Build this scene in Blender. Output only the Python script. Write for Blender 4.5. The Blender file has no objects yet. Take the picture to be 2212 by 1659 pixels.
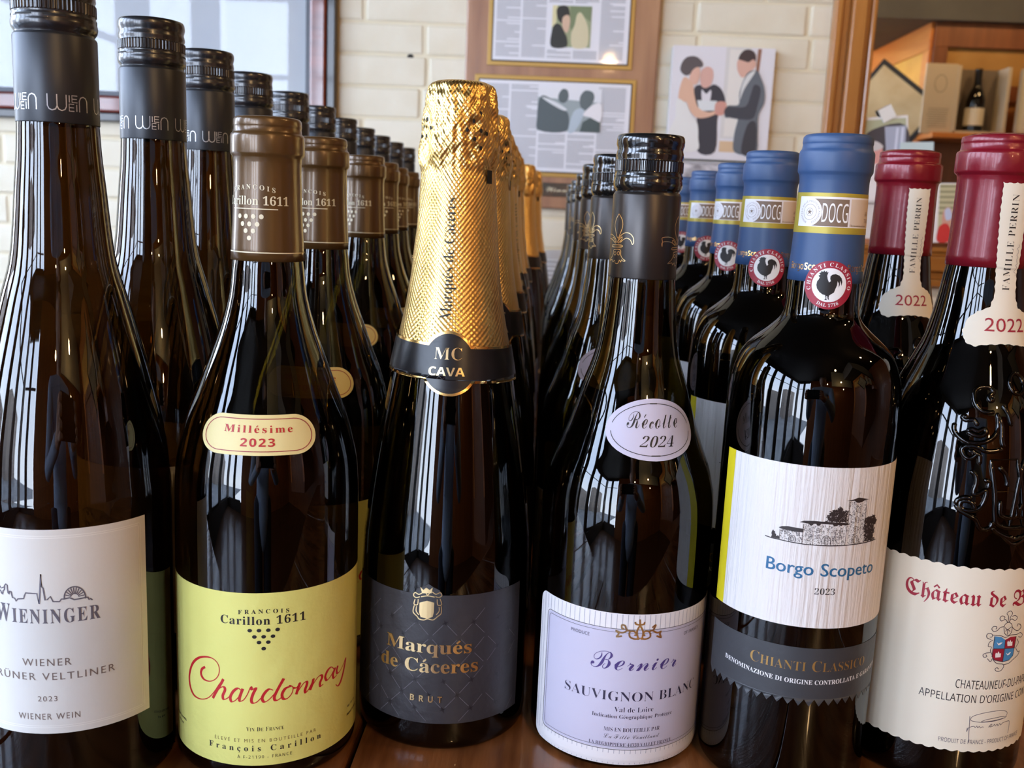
import bpy, bmesh, math, random
from mathutils import Vector, Matrix
PI = math.pi
rnd = random.Random(7)
sc = bpy.context.scene
C = sc.collection
S = 0.001            # geometry below is written in millimetres

# ---------------------------------------------------------------- camera
F_PX, RHO, TH, PSI, CAM_H = 2100.0, math.atan(.044), math.atan(382.5 / 2100.0), math.radians(2.2), 248.0
fwd = Vector((-math.sin(PSI) * math.cos(TH), math.cos(PSI) * math.cos(TH), -math.sin(TH)))
r0 = Vector((math.cos(PSI), math.sin(PSI), 0)); u0 = r0.cross(fwd)
cr = r0 * math.cos(RHO) + u0 * math.sin(RHO); cu = u0 * math.cos(RHO) - r0 * math.sin(RHO)
cd = bpy.data.cameras.new('camera'); cam = bpy.data.objects.new('camera', cd); C.objects.link(cam)
M = Matrix((cr, cu, -fwd)).transposed().to_4x4(); M.translation = Vector((0, 0, CAM_H * S)); cam.matrix_world = M
cd.sensor_width = 36; cd.lens = F_PX / 2212 * 36; cd.clip_start = .01; cd.clip_end = 100
cd.dof.use_dof = True; cd.dof.focus_distance = .42; cd.dof.aperture_fstop = 20
sc.camera = cam

# ---------------------------------------------------------------- world, light, exposure
w = bpy.data.worlds.new('sky'); sc.world = w; w.use_nodes = True
nt = w.node_tree; bg = nt.nodes['Background']
tc = nt.nodes.new('ShaderNodeTexCoord'); sep = nt.nodes.new('ShaderNodeSeparateXYZ'); rp = nt.nodes.new('ShaderNodeValToRGB')
nt.links.new(tc.outputs['Generated'], sep.inputs[0]); nt.links.new(sep.outputs['Z'], rp.inputs[0]); nt.links.new(rp.outputs[0], bg.inputs[0])
e = rp.color_ramp.elements; e[0].position = .0; e[0].color = (.76, .85, 1.0, 1); e[1].position = .6; e[1].color = (.50, .66, .98, 1)
bg.inputs[1].default_value = 15
sc.cycles.max_bounces = 7; sc.cycles.diffuse_bounces = 3; sc.cycles.glossy_bounces = 4; sc.cycles.transparent_max_bounces = 10
sc.cycles.caustics_reflective = False; sc.cycles.caustics_refractive = False
sc.cycles.sample_clamp_indirect = 6; sc.cycles.use_denoising = True
sc.view_settings.view_transform = 'Standard'; sc.view_settings.look = 'None'; sc.view_settings.gamma = 1
sc.view_settings.use_curve_mapping = False; sc.view_settings.exposure = 0.42

# ---------------------------------------------------------------- helpers: materials
def mat(name, col, rough=.5, metal=0, spec=.5, bump=None, var=None, coat=0, emit=None, sheen=0):
    m = bpy.data.materials.new(name); m.use_nodes = True; n = m.node_tree.nodes; L = m.node_tree.links
    b = n['Principled BSDF']; b.inputs['Base Color'].default_value = (*col, 1); b.inputs['Roughness'].default_value = rough
    b.inputs['Metallic'].default_value = metal; b.inputs['Specular IOR Level'].default_value = spec
    b.inputs['Coat Weight'].default_value = coat; b.inputs['Coat Roughness'].default_value = .05
    if emit: b.inputs['Emission Color'].default_value = (*emit[0], 1); b.inputs['Emission Strength'].default_value = emit[1]
    t = n.new('ShaderNodeTexCoord')
    if var:      # colour variation (scale, second colour, stretch)
        mp = n.new('ShaderNodeMapping'); mp.inputs['Scale'].default_value = var[2]; L.new(t.outputs['Object'], mp.inputs[0])
        no = n.new('ShaderNodeTexNoise'); no.inputs['Scale'].default_value = var[0]; no.inputs['Detail'].default_value = 6; L.new(mp.outputs[0], no.inputs[0])
        cr_ = n.new('ShaderNodeValToRGB'); cr_.color_ramp.elements[0].color = (*col, 1); cr_.color_ramp.elements[1].color = (*var[1], 1)
        cr_.color_ramp.elements[0].position = .35; cr_.color_ramp.elements[1].position = .68
        L.new(no.outputs[0], cr_.inputs[0]); L.new(cr_.outputs[0], b.inputs['Base Color'])
    if bump:     # (scale, strength, stretch)
        mp = n.new('ShaderNodeMapping'); mp.inputs['Scale'].default_value = bump[2]; L.new(t.outputs['Object'], mp.inputs[0])
        no = n.new('ShaderNodeTexNoise'); no.inputs['Scale'].default_value = bump[0]; no.inputs['Detail'].default_value = 5; L.new(mp.outputs[0], no.inputs[0])
        bp = n.new('ShaderNodeBump'); bp.inputs['Strength'].default_value = bump[1]; bp.inputs['Distance'].default_value = .002
        L.new(no.outputs[0], bp.inputs['Height']); L.new(bp.outputs[0], b.inputs['Normal'])
    return m
U1 = (1, 1, 1)
def glass(name, tint, rough=.015):
    """coloured bottle glass with wine behind it: mirror-like Fresnel skin over a strongly tinted see-through body"""
    m = bpy.data.materials.new(name); m.use_nodes = True; n = m.node_tree.nodes; L = m.node_tree.links; n.clear()
    out = n.new('ShaderNodeOutputMaterial'); mix = n.new('ShaderNodeMixShader'); tr = n.new('ShaderNodeBsdfTransparent'); gl = n.new('ShaderNodeBsdfGlossy')
    fr = n.new('ShaderNodeFresnel'); ge = n.new('ShaderNodeNewGeometry'); inv = n.new('ShaderNodeMath'); mu = n.new('ShaderNodeMath')
    tr.inputs[0].default_value = (*tint, 1); gl.inputs['Roughness'].default_value = rough; fr.inputs[0].default_value = 1.62
    inv.operation = 'SUBTRACT'; inv.inputs[0].default_value = 1; L.new(ge.outputs['Backfacing'], inv.inputs[1])
    mu.operation = 'MULTIPLY'; L.new(fr.outputs[0], mu.inputs[0]); L.new(inv.outputs[0], mu.inputs[1])
    L.new(mu.outputs[0], mix.inputs[0]); L.new(tr.outputs[0], mix.inputs[1]); L.new(gl.outputs[0], mix.inputs[2]); L.new(mix.outputs[0], out.inputs[0])
    t = n.new('ShaderNodeTexCoord'); no = n.new('ShaderNodeTexNoise'); no.inputs['Scale'].default_value = 26; no.inputs['Detail'].default_value = 1
    mp = n.new('ShaderNodeMapping'); mp.inputs['Scale'].default_value = (1, 1, .45)
    bp = n.new('ShaderNodeBump'); bp.inputs['Strength'].default_value = .12; bp.inputs['Distance'].default_value = .0009
    L.new(t.outputs['Object'], mp.inputs[0]); L.new(mp.outputs[0], no.inputs[0]); L.new(no.outputs[0], bp.inputs['Height']); L.new(bp.outputs[0], gl.inputs['Normal']); L.new(bp.outputs[0], fr.inputs['Normal'])
    return m
def wood(name, a, b, scale=(1, 14, 14), rough=.35, ns=3.0, coat=.2):
    return mat(name, a, rough, var=(ns, b, scale), bump=(ns * 4, .15, scale), coat=coat)

# ---------------------------------------------------------------- helpers: objects
def link(o, parent=None):
    C.objects.link(o)
    if parent is not None: o.parent = parent
    return o
def tag(o, label=None, cat=None, group=None, kind=None):
    if label: o['label'] = label
    if cat: o['category'] = cat
    if group: o['group'] = group
    if kind: o['kind'] = kind
    return o
def empty(name, loc, rz=0):
    o = bpy.data.objects.new(name, None); o.location = [c * S for c in loc]; o.rotation_euler = (0, 0, rz); o.empty_display_size = .02
    return link(o)
def mesh(name, verts, faces, mt, parent=None, smooth=False, mids=None):
    """verts in millimetres"""
    me = bpy.data.meshes.new(name); me.from_pydata([(x * S, y * S, z * S) for x, y, z in verts], [], faces)
    for q in (mt if isinstance(mt, (list, tuple)) else [mt]): me.materials.append(q)
    if mids: me.polygons.foreach_set('material_index', mids)
    if smooth: me.polygons.foreach_set('use_smooth', [True] * len(me.polygons))
    me.update()
    return link(bpy.data.objects.new(name, me), parent)
def boxvf(c, d, r=0):
    """box, centre c, full size d, bevelled edges r"""
    bm = bmesh.new(); bmesh.ops.create_cube(bm, size=1)
    for v in bm.verts: v.co = Vector((v.co.x * d[0], v.co.y * d[1], v.co.z * d[2]))
    if r: bmesh.ops.bevel(bm, geom=bm.edges[:], offset=r, segments=2, affect='EDGES', profile=.5)
    bm.verts.index_update()
    V = [(v.co.x + c[0], v.co.y + c[1], v.co.z + c[2]) for v in bm.verts]; Fc = [[v.index for v in f.verts] for f in bm.faces]; bm.free()
    return V, Fc
def box(name, c, d, mt, parent=None, r=0, rot=None):
    V, Fc = boxvf((0, 0, 0), d, r); o = mesh(name, V, Fc, mt, parent); o.location = [q * S for q in c]
    if rot: o.rotation_euler = rot
    return o
def joinvf(*L_):
    V, Fc = [], []
    for v, f in L_:
        k = len(V); V += v; Fc += [[i + k for i in q] for q in f]
    return V, Fc
def lathe(prof, seg=64, rf=None):
    """prof: (r,z) list; rf(angle,i) optional radius factor"""
    V, Fc = [], []; down = prof[0][1] > prof[-1][1]
    for i, (r, z) in enumerate(prof):
        for k in range(seg):
            a = 2 * PI * k / seg; q = r * (rf(a, i) if rf else 1); V.append((q * math.sin(a), -q * math.cos(a), z))
    for i in range(len(prof) - 1):
        for k in range(seg):
            k2 = (k + 1) % seg; f = [i * seg + k, i * seg + k2, (i + 1) * seg + k2, (i + 1) * seg + k]; Fc.append(f[::-1] if down else f)
    return V, Fc
def catmull(P, n=6, closed=False):
    if len(P) < 3: return list(P)
    out = []; N = len(P); g = (lambda i: P[i % N]) if closed else (lambda i: P[max(0, min(N - 1, i))])
    for i in range(N if closed else N - 1):
        a, b, c, d = g(i - 1), g(i), g(i + 1), g(i + 2)
        for j in range(n):
            t = j / n; out.append(tuple(.5 * (2 * b[k] + (c[k] - a[k]) * t + (2 * a[k] - 5 * b[k] + 4 * c[k] - d[k]) * t * t + (3 * b[k] - a[k] - 3 * c[k] + d[k]) * t ** 3) for k in range(len(b))))
    if not closed: out.append(tuple(P[-1]))
    return out

# ---------------------------------------------------------------- helpers: flat print (2-D meshes) wrapped onto bottles
def obj2d(o):
    me = o.to_mesh()
    V = [(v.co.x, v.co.y) for v in me.vertices]; Fc = [list(p.vertices) for p in me.polygons]; o.to_mesh_clear()
    return V, Fc
def fill(loops):
    """area inside closed loops (holes by nesting)"""
    cu_ = bpy.data.curves.new('fill', 'CURVE'); cu_.dimensions = '2D'; cu_.fill_mode = 'BOTH'
    for lp in loops:
        sp = cu_.splines.new('POLY'); sp.points.add(len(lp) - 1); sp.use_cyclic_u = True
        for p, q in zip(sp.points, lp): p.co = (q[0], q[1], 0, 1)
    o = bpy.data.objects.new('fill', cu_); r = obj2d(o)
    bpy.data.objects.remove(o); bpy.data.curves.remove(cu_)
    return r
def stroke(P, wd, closed=False, taper=False):
    if closed: P = list(P) + [P[0]]
    V, Fc = [], []; n = len(P)
    for i in range(n):
        a = P[max(0, i - 1)]; b = P[min(n - 1, i + 1)]
        if closed and i in (0, n - 1): a, b = P[-2], P[1]
        dx, dy = b[0] - a[0], b[1] - a[1]; L_ = math.hypot(dx, dy) or 1
        hw = wd / 2
        if callable(taper): hw = taper(dx, dy, i / (n - 1)) / 2
        V += [(P[i][0] - dy / L_ * hw, P[i][1] + dx / L_ * hw), (P[i][0] + dy / L_ * hw, P[i][1] - dx / L_ * hw)]
        if i: k = 2 * i; Fc.append([k - 2, k - 1, k + 1, k])
    return V, Fc
def disc(cx, cy, rx, ry=None, n=20): 
    ry = ry or rx; return [(cx + rx * math.cos(2 * PI * i / n), cy + ry * math.sin(2 * PI * i / n)) for i in range(n)]
def discf(cx, cy, rx, ry=None, n=16): return disc(cx, cy, rx, ry, n), [list(range(n))]
def rrect(x0, y0, x1, y1, r, n=6):
    P = []
    for cx, cy, a in ((x1 - r, y1 - r, 0), (x0 + r, y1 - r, 90), (x0 + r, y0 + r, 180), (x1 - r, y0 + r, 270)):
        for i in range(n + 1): t = math.radians(a + 90 * i / n); P.append((cx + r * math.cos(t), cy + r * math.sin(t)))
    return P
def rectf(x0, y0, x1, y1): return [(x0, y0), (x1, y0), (x1, y1), (x0, y1)], [[0, 1, 2, 3]]
def join2(*L_): return joinvf(*[(list(v), list(f)) for v, f in L_])

GL = {}
ACC = {'é': ('e', 1), 'á': ('a', 1), 'è': ('e', -1), 'À': ('A', -1), 'É': ('E', 1), 'â': ('a', 2), 'ç': ('c', 3), 'Ü': ('U', 4), 'È': ('E', -1), 'ô': ('o', 2)}
SC_EX = {'B': 'ℬ', 'R': 'ℛ', 'L': 'ℒ', 'F': 'ℱ', 'e': 'ℯ', 'o': 'ℴ', 'g': 'ℊ'}
def uni(ch, st):
    if st in ('sans',): return ch
    U, Lw, D_ = {'sb': (0x1D400, 0x1D41A, 0x1D7CE), 'sr': (0x1D400, 0x1D41A, 0x1D7CE), 'fr': (0x1D56C, 0x1D586, 0x1D7CE), 'ss': (0x1D5D4, 0x1D5EE, 0x1D7EC),
               'sn': (0x1D5A0, 0x1D5BA, 0x1D7E2), 'sc': (0x1D49C, 0x1D4B6, 0x1D7CE), 'bs': (0x1D4D0, 0x1D4EA, 0x1D7CE)}[st]
    if st == 'sc' and ch in SC_EX: return SC_EX[ch]
    if 'A' <= ch <= 'Z': return chr(U + ord(ch) - 65)
    if 'a' <= ch <= 'z': return chr(Lw + ord(ch) - 97)
    if '0' <= ch <= '9': return chr(D_ + ord(ch) - 48)
    return ch
OFFS = {'sr': -.014}
def glyph(ch, st):
    if (ch, st) in GL: return GL[ch, st]
    def ev(body, off):
        c = bpy.data.curves.new('t', 'FONT'); c.body = body; c.size = 1; c.offset = off; c.resolution_u = 3
        o = bpy.data.objects.new('t', c); r = obj2d(o)
        bpy.data.objects.remove(o); bpy.data.curves.remove(c); return r
    if ch == ' ': GL[ch, st] = ([], [], .3); return GL[ch, st]
    base, acc = ACC.get(ch, (ch, 0))
    V, Fc = ev(uni(base, st), OFFS.get(st, 0)); b2 = ev(uni(base, st) + 'I', 0)[0]; i1 = ev('I', 0)[0]
    adv = max(p[0] for p in b2) - max(p[0] for p in i1)
    if acc:
        x = sum(p[0] for p in V) / len(V); y = max(p[1] for p in V) + .07; tk = .075 if st in ('sb', 'ss', 'fr') else .045
        if acc == 1: a = stroke([(x - .04, y), (x + .09, y + .14)], tk)
        elif acc == -1: a = stroke([(x - .09, y + .14), (x + .04, y)], tk)
        elif acc == 2: a = stroke([(x - .12, y), (x, y + .12), (x + .12, y)], tk)
        elif acc == 3: a = stroke([(x, .01), (x + .05, -.06), (x + .05, -.14), (x - .04, -.18)], tk)
        else: a = join2(discf(x - .11, y + .05, .05), discf(x + .11, y + .05, .05))
        V, Fc = join2((V, Fc), a)
    GL[ch, st] = (V, Fc, adv); return GL[ch, st]
CAPH = {}
def caph(st):
    if st not in CAPH: CAPH[st] = max(p[1] for p in glyph('E', st)[0])
    return CAPH[st]
def text(s, st, cx, base, cap, width=None, left=None, track=0, slant=0, small=0, rot90=False, curve=None):
    """one line of lettering: centre cx (or left), baseline, capital height, total width; small: size of the later capitals of each word"""
    k = cap / caph(st); x = 0; items = []
    prev = ' '
    for ch in s:
        up = prev == ' ' or not small or not ch.isalpha(); q = 1 if up else small
        V, Fc, adv = glyph(ch, st); items.append((V, Fc, x, q)); x += (adv + track) * q; prev = ch
    x -= track; xs = k if width is None else width / x; W = x * xs; x_0 = left if left is not None else cx - W / 2; out = []
    for V, Fc, ox, q in items: out.append(([(x_0 + (ox + p[0] * q + slant * p[1]) * xs, base + p[1] * q * k) for p in V], Fc))
    V, Fc = join2(*out)
    if curve: V = [(a, b + curve(a)) for a, b in V]
    if rot90: V = [(cx - (b - base), base + (a - (x_0))) for a, b in V]
    return V, Fc
def arctext(s, st, cx, cy, r, a_mid, cap, spread, outward=True, wsc=1):
    """letters along a circle, a_mid in degrees, spread = angle the line takes"""
    k = cap / caph(st); adv = [glyph(c, st)[2] for c in s]; tot = sum(adv); out = []; acc = 0
    for ch, ad in zip(s, adv):
        t = (acc + ad / 2) / tot - .5; acc += ad
        a = math.radians(a_mid - t * spread if outward else a_mid + t * spread); V, Fc, _ = glyph(ch, st)
        rot = a - PI / 2 if outward else a + PI / 2; c_, s_ = math.cos(rot), math.sin(rot); px, py = cx + r * math.cos(a), cy + r * math.sin(a)
        out.append(([(px + ((p[0] - ad / 2) * wsc * k) * c_ - p[1] * k * s_, py + ((p[0] - ad / 2) * wsc * k) * s_ + p[1] * k * c_) for p in V], Fc))
    return join2(*out)
def cut(VF, du=2.5, dh=None):
    bm = bmesh.new(); vs = [bm.verts.new((a, b, 0)) for a, b in VF[0]]
    for f in VF[1]:
        try: bm.faces.new([vs[i] for i in f])
        except ValueError: pass
    if not vs: return VF
    for ax, d in ((0, du), (1, dh)):
        if not d: continue
        lo = min(v.co[ax] for v in bm.verts); hi = max(v.co[ax] for v in bm.verts); k = math.floor(lo / d) + 1
        no = (1, 0, 0) if ax == 0 else (0, 1, 0)
        while k * d < hi:
            co = (k * d, 0, 0) if ax == 0 else (0, k * d, 0)
            bmesh.ops.bisect_plane(bm, geom=bm.verts[:] + bm.edges[:] + bm.faces[:], plane_co=co, plane_no=no, dist=1e-5); k += 1
    bm.verts.index_update(); r = [(v.co.x, v.co.y) for v in bm.verts], [[v.index for v in f.verts] for f in bm.faces]; bm.free(); return r
class Surf:
    """surface of revolution given by (r,h) points"""
    def __init__(s, prof): s.p = sorted([(h, r) for r, h in prof])
    def R(s, h):
        p = s.p
        if h <= p[0][0]: return p[0][1]
        for a, b in zip(p, p[1:]):
            if h <= b[0]: return a[1] + (b[1] - a[1]) * (h - a[0]) / max(1e-6, b[0] - a[0])
        return p[-1][1]
    def wrap(s, VF, Rref, off):
        out = []
        for a, b in VF[0]:
            t = a / Rref; r = s.R(b) + off; out.append((r * math.sin(t), -r * math.cos(t), b))
        return out, VF[1]
def stick(name, VF, surf, Rref, off, mt, parent, du=2.5, dh=None, smooth=True, raise_=0):
    VF = cut(VF, du, dh); V, Fc = surf.wrap(VF, Rref, off)
    if raise_:   # embossed print: a second, lower copy of the outline closes the sides
        n = len(V); V2, _ = surf.wrap(VF, Rref, off - raise_); cnt = {}
        for f in Fc:
            for i, j in zip(f, f[1:] + f[:1]): cnt[(i, j)] = 1
        V = V + V2; Fc = Fc + [[j, i, i + n, j + n] for (i, j) in cnt if (j, i) not in cnt]; smooth = False
    me = mesh(name, V, Fc, mt, parent, smooth)
    return me
TR = {}
TR['chard']='-28.3,51;-30.09,49.53;-30.68,47.22;-29.27,45.32;-26.29,45.02;-23.48,46.29;-21.54,48.66;-20.98,51.74;-21.99,54.38;-24.52,55.86;-28.22,55.64;-32.33,53.88;-35.98,50.39;-38.14,46.05;-38.86,42.17;-38,38.49;-35.81,36.01;-32.73,35.37;-29.45,35.94;-26.41,37.61;-23.55,40.93;-21.21,44.6;-19.13,47.44|-19.13,47.44;-20.47,44.88;-22.62,41.12;-24.38,37.74|-24.22,38.13;-22.39,41.17;-20.34,43.48;-18.88,43.86;-18.46,42.57;-19.5,39.91;-19.08,38.27;-17.5,38.94;-16.08,40.41|-11.44,43.33;-12.77,44.08;-14.68,42.56;-16.02,39.84;-15.55,37.76;-13.83,38.51;-11.79,41.17;-10.64,44.01;-12,40.09;-11.88,38.31;-10.28,39.05;-8.69,41.67;-7.37,44.89;-6.86,43.69;-5.18,44.53;-6.36,41.84;-7.14,38.99;-6.5,37.64;-4.82,38.11;-2.7,40.31|1.79,43.02;0.19,43.68;-1.61,42.1;-2.7,39.6;-1.74,37.97;0.31,39.1;2.62,41.71|6.19,47.78;4.56,44.82;2.5,40.58;2.43,38.59;3.72,38.28;5.67,39.64|8.63,43.64;6.78,43.04;5.48,40.75;6,38.51;7.84,38.47;9.58,40.36;10.11,42.77;9.16,43.96;8.63,43.64|10.11,42.77;11.67,42.57;13.04,44.41;12.36,42.27;11.47,39.44|11.47,39.44;13.05,41.74;14.94,43.93;16.23,44.02;16.23,42.72;15.38,40.42;15.82,39.21;17.12,40.29|17.12,40.29;18.59,42.91;19.33,44.57;18.82,42.33;17.72,39.75|17.72,39.75;19.57,42.46;21.65,44.56;23.26,44.9;23.76,43.7;22.64,41.46;22.98,39.88;24.46,40.38|30.64,44.95;28.98,46.63;26.81,45.83;25.45,43.4;26.34,41.45;28.48,42.4;31.32,45.42;29.99,42.55;30.6,40.82;32.41,41.41|33.18,45.55;32.37,43.51;33.03,42.05;34.99,42.55;37.32,44.53;39.2,46.55;38.11,42.68;35.77,37.72;33.56,35.85;31.86,37.18'
TR['sky']='-30.88,90.76;-30.31,91.81;-29.7,91.49;-29.27,90.5;-28.81,90.04;-28.46,91.68;-27.85,92.04;-27.62,93.92;-26.99,94.64;-26.44,94.08;-26.42,92.5;-26.16,90.95;-25.84,90.56;-25.43,91.83;-24.87,91.85;-24.6,90.61;-24.34,89.31;-23.36,89.15;-22.88,88.04;-22.03,89.02;-19.66,89.36;-19.3,90.55;-18.79,91.74;-14.46,91.63;-13.72,87.29;-12.69,99.59;-12.52,94.43;-12.03,93.79;-11.47,88.87;-10.66,89.11;-9.54,90.4;-8.6,88.24;-6.29,88.1;-5.56,89.11;-4.65,89.03;-2.57,89.36;-0.99,88.38;1.09,88.52;3.18,88.73;3.88,88.72;4.41,87.56;4.8,88.03;5.58,87.24|-4.51,89.01;-4.53,89.73;-4.45,90.44;-4.28,91.13;-4.01,91.77;-3.66,92.34;-3.23,92.83;-2.74,93.24;-2.19,93.53;-1.61,93.72;-1,93.79;-0.39,93.73;0.22,93.56;0.8,93.27;1.34,92.88;1.83,92.38;2.26,91.81;2.6,91.17;2.86,90.48;3.02,89.76;3.09,89.03;3.06,88.3|-1.96,89.87;-4.07,90.66|-1.81,90.19;-3.65,91.75|-1.56,90.46;-2.97,92.63|-1.24,90.63;-2.1,93.21|-0.88,90.7;-1.12,93.46|-0.5,90.65;-0.1,93.34|-0.15,90.5;0.87,92.86|0.16,90.25;1.7,92.07|0.39,89.93;2.33,91.03|0.53,89.56;2.69,89.85'
TR['h_fill']='-0.15,124.9;1.49,125.66;5.36,126.05;8.82,126;10.3,126.09;18.69,125.61;21,125.02;18.81,124.55;17.43,124.78;16.94,124.3;15.56,124.77;14.97,124.23;13.8,124.21;13.21,124.9;8.41,125.04;8,124.17;6.9,124.13;6.46,124.83;5.48,124.79;5.06,124.09;4.09,123.98;3.55,124.58|-8.35,121.18;-6.96,121.92;-4.61,122.37;1.69,122.18;1.76,120.65;-1.46,120.45;-7.24,120.79|18.17,135.1;20.88,135.58;23.69,136.39;29.27,135.27;26.96,135.13;25.49,134.31;23.98,134.14;22.77,134.33;21.8,135.08|23.9,136.38;23.9,138.74;24.65,138.31;24.03,137.95|-11.11,116.27;-10.81,117.28;-11.09,118.03;-10.96,118.87;-10.52,119.77;-10.21,119.3;-9.61,119.03;-9.65,118.35;-9.09,117.94;-8.96,117.16;-8.24,117.71;-7.68,117.16;-7.59,116.24'
TR['h_line']='-13.74,116.31;-10.96,116.03;-7.57,115.97;-3.01,115.77;2.43,115.61;7.34,115.67;13.13,115.74;18.97,115.91;24.75,116.16;29.62,116.35;33.28,116.53;36.34,116.85|-7.74,120.64;-7.58,116.1|1.49,124.33;1.55,115.82|19.4,124.27;19.37,116.03|19.57,134.82;19.83,125.32|27.97,134.91;28.75,116.45|-3.78,116.04;-3.9,117.36;-3.5,118.37;-2.79,118.76;-1.79,118.74;-1.08,117.7;-1.06,116.1|9.42,116.09;9.33,118.22;9.95,119.58;10.96,120.04;12.08,119.7;12.84,118.53;13.05,116.01|22.2,116.19;22.09,118.33;22.5,119.77;23.61,120.38;24.91,119.75;25.55,118.37;25.52,116.23|23.28,130.22;22.93,131.82;23.88,132.56;24.9,131.71;24.97,129.98;23.28,130.22|23.06,125.99;22.77,127.6;23.66,128.34;24.83,127.48;24.75,125.76;23.06,125.99|22.98,121.88;22.78,123.48;23.59,124.16;24.75,123.36;24.66,121.64;22.98,121.88'
TR['h_box']='3.86,122.76;5.03,122.89;5.14,121.2;3.97,121.08|6.8,122.8;7.98,122.89;8.09,121.21;6.92,121.11|3.95,120.06;5.11,120.19;5.22,118.5;4.06,118.37|6.82,120.09;8,120.19;8.11,118.5;6.93,118.4|13.53,122.53;14.78,122.56;14.9,120.87;13.66,120.84|16.28,122.58;17.56,122.58;17.7,120.88;16.41,120.88|13.62,119.96;14.87,119.99;14.99,118.29;13.75,118.26|16.14,120.19;17.42,120.19;17.56,118.49;16.27,118.49|-5.84,120.48;-4.66,120.7;-4.55,119.01;-5.74,118.78|-0.9,120.53;0.26,120.71;0.37,119.02;-0.79,118.84|10.39,116.42;10.23,118.8;11.01,119.51;11.84,118.89;12.03,116.45|-3.25,116.27;-3.33,117.86;-2.75,118.36;-2.1,118.07;-1.96,116.49|23.01,116.81;22.86,119.22;23.7,119.62;24.7,118.97;24.79,116.55'
TR['h_area']='-7.72,120.38;-7.59,116.24;1.54,115.95;1.73,120.51|1.64,124.08;1.73,115.71;19.37,116.03;19.41,124.14|19.6,134.56;19.65,116.02;28.75,116.45;27.92,134.78|10.68,126.12;10.88,127.84;12.15,130.27;13.9,130.59;14.83,131.67;16.62,132.16;17.05,130.64;19.22,130.62;19.13,126.66;20.12,125.32;18.68,125.74|27.88,126.17;30.83,127.19;33.01,127.59;34.91,125.85;35.59,124.4;33.72,123.34;34.51,121.07;33.74,118.49;35.25,116.9;29.23,116.67'
TR['roost']='-1.43,224.57;-0.63,225.11;-1.25,225.66;-0.48,226;-0.32,226.69;0.29,226.24;0.69,226.9;1.12,226.29;1.78,226.82;1.7,226.13;2.39,226.27;2.14,225.52;1.97,224.78;2.35,223.34;2.94,222.15;3.6,222.68;3.27,223.63;3.27,224.61;3.96,225.37;5.24,225.67;6.8,225.1;7.81,224.06;8.29,222.61;8.06,220.89;7.76,222.11;7.29,223.07;7.37,221.36;6.99,220.13;6.9,221.84;6.29,222.79;6.22,221.08;5.72,219.6;5.28,218.11;4.14,217.32;3.47,216.8;3.38,215.81;3.64,215.09;3.15,215.21;2.78,216.52;2.44,216.6;2.46,215.52;2.8,214.95;1.75,214.98;2.26,215.6;1.95,216.86;0.84,217.14;-0.42,218.03;-1.5,219.43;-1.87,220.87;-1.69,222.35;-1.15,223.12;-0.76,224.03'
TR['fleur']='-13.33,247.01;-15.47,244.23;-15.94,241.76;-14.84,239.07;-13.14,236.42;-11.83,238.39;-10.59,241.43;-10.8,243.85;-11.95,245.7;-13.33,247.01|-13.39,234.49;-11.95,237.02;-9.53,238.77;-6.96,238.9;-5.08,237.38;-4.59,235.25;-5.14,234.14;-6.15,235.97;-8.05,236.68;-9.98,235.77;-11.34,234.6|-13.84,234.47;-15.04,236.32;-18.57,237.83;-23.33,237.65;-23.29,235.92;-23.29,233.69;-23.33,235.69;-19.11,235.87;-15.38,234.66|-13.39,234.49;-11.51,236.5;-10.44,237.1;-10.84,235.72;-12.75,234.25|-14.32,234.44;-16.16,236.27;-17.52,236.49;-16.63,235.15;-14.58,234.15|-17.29,233.3;-10.65,233.55;-10.58,232.74;-17.16,232.48;-17.29,233.3|-15.74,231.34;-11.22,231.5;-10.74,229.45;-9.68,227.88;-7.94,226.8;-9.38,226.7;-9.98,227.2;-10.47,226.18;-11.28,226.95;-12.09,225.52;-13.82,225.4;-14.45,226.73;-15.95,225.8;-16.71,226.75;-19.66,226.4;-17.3,227.93;-16.19,229.38;-15.74,231.34|-15.17,230.27;-14.17,230.44;-13.8,229.69;-14.39,228.94;-15.5,229.42;-15.17,230.27|-12.72,230.42;-11.76,230.59;-11.38,229.85;-12.02,229.09;-12.9,229.59;-12.72,230.42'
TR['orn']='9.1,63.25;8.18,66.55;8.72,68.75;9.37,69.48;10.12,68.75;10.98,66.54;10.5,63.25|9.37,69.48;9.15,72.77|9.32,70.22;7.56,70.56;7.14,71.65|9.32,70.22;11.05,70.57;11.34,71.51|9.61,63.99;7.33,63.6;5.2,64.62;5.05,66.81;6.75,67.25;7.86,66.18;7.24,65.06|9.89,63.99;12.25,63.57;14.35,64.58;13.82,66.81;11.99,67.25;11.01,66.18;11.94,65.05|5.37,67.2;3.62,67.83;2.82,69.6;1.44,69.86;1.53,68.4;2.57,68.12|13.79,67.18;15.57,67.81;16.55,69.57;16.16,69.82;14.99,68.73|3.98,67.49;1.67,66.22;-1.12,67.03;0.33,65.72;-0.6,64.16;1.76,64.76|15.23,67.47;17.56,66.18;19.43,66.73;18.76,65.48;19.66,63.75;17.29,64.74'
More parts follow.
